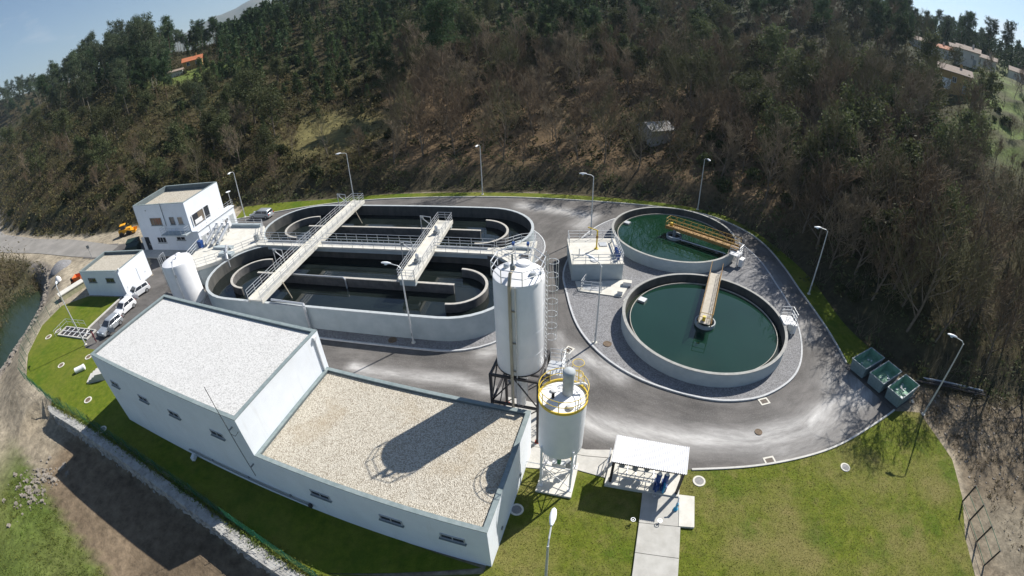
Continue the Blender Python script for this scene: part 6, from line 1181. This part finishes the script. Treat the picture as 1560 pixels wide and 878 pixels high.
# twiggy brush in the wood
def brush(name, P, m, label, h=1.6, per=9):
    C = np.repeat(P, per, 0); n = len(C); d = unit(n, rng); d[:, 2] = np.abs(d[:, 2]) + 0.7; d /= np.linalg.norm(d, axis=1, keepdims=True); L_ = h * (0.4 + rng.random(n)); b0 = C + rng.normal(size=(n, 3)) * np.array([0.35, 0.35, 0.02]); v, f = prisms(b0, b0 + d * L_[:, None], np.full(n, 0.016), np.full(n, 0.008), 3)
    return tag(link(name, fast_mesh(name, v, f, m)), label, kind='stuff')
brush('brushwood', scatter(2600, -14, 76, 0, 45), 'twigs_pale', 'thin leafless saplings filling the wood', 2.0, 9)
brush('brushwood', scatter(2500, -60, -14, 1, 40), 'twigs', 'dry stalks on the lower left slope', 1.8, 9)
# river bank scrub
P = []
for _ in range(1500):
    x, y = random.uniform(-125, -80), random.uniform(4, 66)
    s_, p_ = sdist(np.array([x]), np.array([y]), RIVER); e_ = sdist(np.array([x]), np.array([y]), LOW)[0][0]
    if (s_[0] > 6.5 + random.random() * 4 or (p_[0] > 5.2 and s_[0] > -3)) and e_ < -2: P.append((x, y, hz(x, y)))
P = np.array(P); tufts('riverside_scrub', P, 34, 0.75, 0.6, 0.3, 'reed_leaves', 'tawny reeds and scrub on the river bank', 0.7, 2.2)
brush('riverside_twigs', P, 'twigs_pale', 'leafless willow stems on the river bank', 3.4, 12)
# grass tufts along edges
Q = []
for _ in range(2600):
    x, y = random.uniform(-60, -20), random.uniform(0, 15)
    if y < 13.8 - (x + 42.5) * 0.44 and x > -50: Q.append((x, y, hz(x, y)))
tufts('rough_grass', np.array(Q), 9, 0.22, 0.22, 0.25, 'grass_tuft', 'rough green grass below the dirt track', 1.2, 0.4, 0.02)
Q = []
for i in range(len(wp) - 1):
    for _ in range(26): t_ = random.random(); Q.append((wp[i][0] + (wp[i + 1][0] - wp[i][0]) * t_ + random.gauss(0.25, 0.2), wp[i][1] + (wp[i + 1][1] - wp[i][1]) * t_ + 0.62 + random.gauss(0, 0.12), 0.04))
tufts('edge_grass', np.array(Q), 9, 0.16, 0.24, 0.25, 'grass_tuft', 'long grass growing along the top of the stone wall', 1.2, 0.5, 0.02)
P = np.array([(random.uniform(36.6, 64), random.uniform(2, 23), -0.05) for _ in range(900)]); P = P[sdist(P[:, 0], P[:, 1], FOOT)[0] < 0.5]; tufts('dry_weeds', P, 8, 0.22, 0.26, 0.25, 'reed_leaves', 'dry weeds on the bare earth right of the lawn', 0.8, 0.4, 0.02); brush('dead_twigs', P[:260], 'twigs', 'dead twigs on the bare earth right of the lawn', 0.7, 6)
GA = np.stack([rng.uniform(-4, 37, 150000), rng.uniform(1, 22, 150000)], 1); GA = GA[inpoly(GA[:, 0], GA[:, 1], lawnA)]
pads = [[(5.7, 18.2), (10.6, 16.6), (11.5, 19.35), (6.75, 21.0)], [(8.25, 17.5), (5.5, 8.5), (8.5, 7.8), (10.65, 16.7)], [(10, 14.4), (11.1, 14.15), (11.75, 16.6), (10.6, 16.9)], [(0.3, 20.1), (1, 22), (6.7, 20.6), (5.9, 18.8), (1.7, 19.9)], [(1.0, 18.0), (3.6, 17.2), (4.4, 20.2), (1.8, 21)]]
for q in pads: GA = GA[~inpoly(GA[:, 0], GA[:, 1], q)]
GA = GA[(GA[:, 0] - 24.6) ** 2 + (GA[:, 1] - 16.8) ** 2 > 0.3]; GA = GA[(GA[:, 0] - 12.45) ** 2 + (GA[:, 1] - 17.85) ** 2 > 0.3]; GA = GA[(GA[:, 0] + 0.15) ** 2 + (GA[:, 1] - 16.75) ** 2 > 0.3]
GA = GA[(2 + wob(GA[:, 0], GA[:, 1], 1.7) + 0.6 * wob(GA[:, 0] + 3, GA[:, 1], 0.6) + rng.normal(size=len(GA)) * 0.5) > 0.1]
tufts('lawn_blades', np.concatenate([GA, np.full((len(GA), 1), 0.04)], 1), 1, 0.03, 0.085, 0.35, 'lawn_blade', 'grass blades of the front lawn', 0.25, 0.3, 0.012)
mat('vine_post', (0.25, 0.22, 0.18), rough=0.9)
P = scatter(420, 51, 75, 40, 115, pw=0.0); n = len(P); v, f = prisms(P, P + np.array([0, 0, 1.9]), np.full(n, 0.05), np.full(n, 0.05), 4); tag(link('vine_posts', fast_mesh('vine_posts', v, f, 'vine_post')), 'vineyard posts on the green terraces', kind='stuff')

# ------------------------------------------------------------------ hillside houses, shed, log
def house(label, x, y, rz, W_, D_, H_, wall, roof, pitch=0.45, cat='house', z=None, name='house', wins=2):
    zz = hz(x, y) if z is None else z
    g_ = thing(name, label, cat, (x, y, zz), rz); MB().bx(-W_ / 2, W_ / 2, -D_ / 2, D_ / 2, -1.2, H_).build('wall', wall, g_); rh = D_ / 2 * pitch; o = 0.45
    for sx in (-1, 1): MB().quadmesh([(sx * (W_ / 2 - 0.02), -D_ / 2, H_), (sx * (W_ / 2 - 0.02), D_ / 2, H_), (sx * (W_ / 2 - 0.02), 0, H_ + rh)], [(0, 1, 2)]).build('gable', wall, g_)
    for sy in (-1, 1): rf = MB().quadmesh([(-W_ / 2 - o, sy * (D_ / 2 + o), H_ - o * pitch + 0.05), (W_ / 2 + o, sy * (D_ / 2 + o), H_ - o * pitch + 0.05), (W_ / 2 + o, 0, H_ + rh + 0.05), (-W_ / 2 - o, 0, H_ + rh + 0.05), (-W_ / 2 - o, sy * (D_ / 2 + o), H_ - o * pitch - 0.1), (W_ / 2 + o, sy * (D_ / 2 + o), H_ - o * pitch - 0.1), (W_ / 2 + o, 0, H_ + rh - 0.1), (-W_ / 2 - o, 0, H_ + rh - 0.1)], [(0, 1, 2, 3), (4, 7, 6, 5), (0, 4, 5, 1), (1, 5, 6, 2), (3, 2, 6, 7), (0, 3, 7, 4)]).build('roof', roof, g_)
    if name == 'house':
        MB().box((W_ * 0.2, 0.3, H_ + rh + 0.4), (0.6, 0.6, 1.2)).build('chimney', wall, rf)
        for k in range(wins): 
            xx = -W_ / 2 + W_ * (k + 0.6) / (wins + 0.2); window(g_, 'x', xx, H_ * 0.6, 1.1, 1.3, -D_ / 2, -1, 'frame_white', 'glass_dark', 2)
        dr = MB().bx(W_ * 0.28, W_ * 0.28 + 1.0, -D_ / 2 - 0.08, -D_ / 2 - 0.003, 0.0, 2.1).build('door', 'frame_grey', g_); MB().box((W_ * 0.28 + 0.1, -D_ / 2 - 0.1, 1.0), (0.1, 0.05, 0.1)).build('handle', 'galvanised', dr)
        for sx in (-1, 1): window(g_, 'y', 0.8, H_ * 0.6, 1.0, 1.2, sx * W_ / 2, sx, 'frame_white', 'glass_dark', 2)
    return g_
def pol(az, D): return D * math.sin(math.radians(az)), D * math.cos(math.radians(az))
h1 = house('small house with bright orange tile roof high on the left hill', *pol(-35.0, 190), 0.5, 7.0, 5.5, 2.8, 'house_ochre', 'roof_tile')
house('low white outbuilding left of the orange roofed house', *pol(-37.2, 184), 0.5, 6.0, 3.0, 1.6, 'house_white', 'roof_tile_old', 0.3, 'outbuilding', name='outbuilding')
h2 = house('ochre house with white garage door among the right hand trees', *pol(50.2, 139), -0.75, 8.6, 7.0, 4.6, 'house_ochre', 'roof_tile_old', 0.38, wins=1)
MB().bx(-3.2, -0.8, -3.6, -3.503, 0.0, 2.6).build('garage_door', 'frame_white', h2)
house('white gabled house above the ochre house', *pol(51.3, 172), -0.9, 7.5, 6.5, 4.4, 'house_white', 'roof_tile_old', 0.4)
house('pale house with tan roof at the top left of the right hand village', *pol(46.3, 205), -0.5, 8.0, 6.5, 3.4, 'house_white', 'roof_tile_old', 0.4)
house('long tan roofed house just right of the skyline pine', *pol(48.2, 200), -0.6, 9.0, 6.5, 3.4, 'house_white', 'roof_tile', 0.38)
house('tan roofed house behind the white gabled house', *pol(50.4, 212), -0.7, 8.5, 6.5, 4.0, 'house_white', 'roof_tile_old', 0.4)
house('farthest right house with broad tan roof above the terraces', *pol(53.2, 200), -0.9, 8.5, 6.5, 3.4, 'house_white', 'roof_tile_old', 0.38)
house('small pale house half hidden at the right edge of the terraces', *pol(57.0, 205), -0.9, 8.0, 7.0, 3.5, 'house_white', 'roof_tile_old', 0.4)
sx_, sy_ = pol(17.8, 87.5); house('pale grey sheet metal shed in the leafless wood', sx_, sy_, 0.35, 4.6, 4.2, 2.3, 'shed_sheet', 'shed_sheet', 0.45, 'shed', name='shed')
lx, ly = polar(2.5, 33); zz = hz(lx, ly); tag(MB().tube((0, 0, 0.25), (5.2, 2.2, 1.9), 0.2, 8, 0.12).build('fallen_log', 'bark_pale', None, None, (lx, ly, zz)), 'pale fallen trunk lying across the leafless wood', 'log')
g_ = thing('drain_pipes', 'dark pipes laid along the foot of the slope by the skips', 'pipes', (38.6, 24.2, 0.15), -0.42)
for k in range(3): MB().path([(0.5 * k, 0.35 * k, 0.1), (4, 0.1 + 0.35 * k, 0.1), (9, 0.35 * k - 0.1, 0.1)], 0.09, 7).build('pipe', 'black_steel' if k != 2 else 'galvanised', g_)

# ------------------------------------------------------------------ far mountain
az = np.radians(np.linspace(-62, 10, 90)); prof = np.interp(np.degrees(az), [-62, -45, -36, -31, -27, -23, -18, 0, 10], [1.2, 2.0, 3.0, 4.3, 5.2, 5.0, 4.6, 3.0, 2.0]) + 0.12 * np.sin(np.degrees(az) * 1.3) + 0.06 * np.sin(np.degrees(az) * 3.7)
V, F = [], []; rows = [(2800, -0.01), (3200, 0.35), (3600, 0.62), (4000, 0.86), (4400, 1.0), (5000, 0.9)]
for D, k in rows:
    for a, p in zip(az, prof): V.append((D * math.sin(a), D * math.cos(a), CAM_H + 4400 * math.tan(math.radians(p)) * k + 10 * math.sin(a * 60 + D) * (0 < k < 1)))
n = len(az)
for j in range(len(rows) - 1):
    for i in range(n - 1): F.append((j * n + i, j * n + i + 1, (j + 1) * n + i + 1, (j + 1) * n + i))
mat('mountain', (0.07, 0.085, 0.05), (0.13, 0.12, 0.085), 0.012, 0.95, world_co=True); mb = MB(); mb.v = V; mb.f = F; struct('mountain', mb, 'mountain', 60, 'distant blue-grey mountain on the left skyline')
HAZE = True
if HAZE:
    mb = MB().bx(-5200, 2400, -400, 5400, -9, 560); hm = bpy.data.materials.new('haze'); hm.use_nodes = True; t = hm.node_tree; t.nodes.remove(t.nodes['Principled BSDF']); pv = t.nodes.new('ShaderNodeVolumePrincipled'); pv.inputs['Color'].default_value = (0.66, 0.82, 1.0, 1); pv.inputs['Density'].default_value = 0.00011; pv.inputs['Anisotropy'].default_value = 0.3; t.links.new(pv.outputs[0], t.nodes['Material Output'].inputs['Volume'])
    tag(mb.build('haze', hm), 'thin bluish haze in the valley air', kind='stuff')
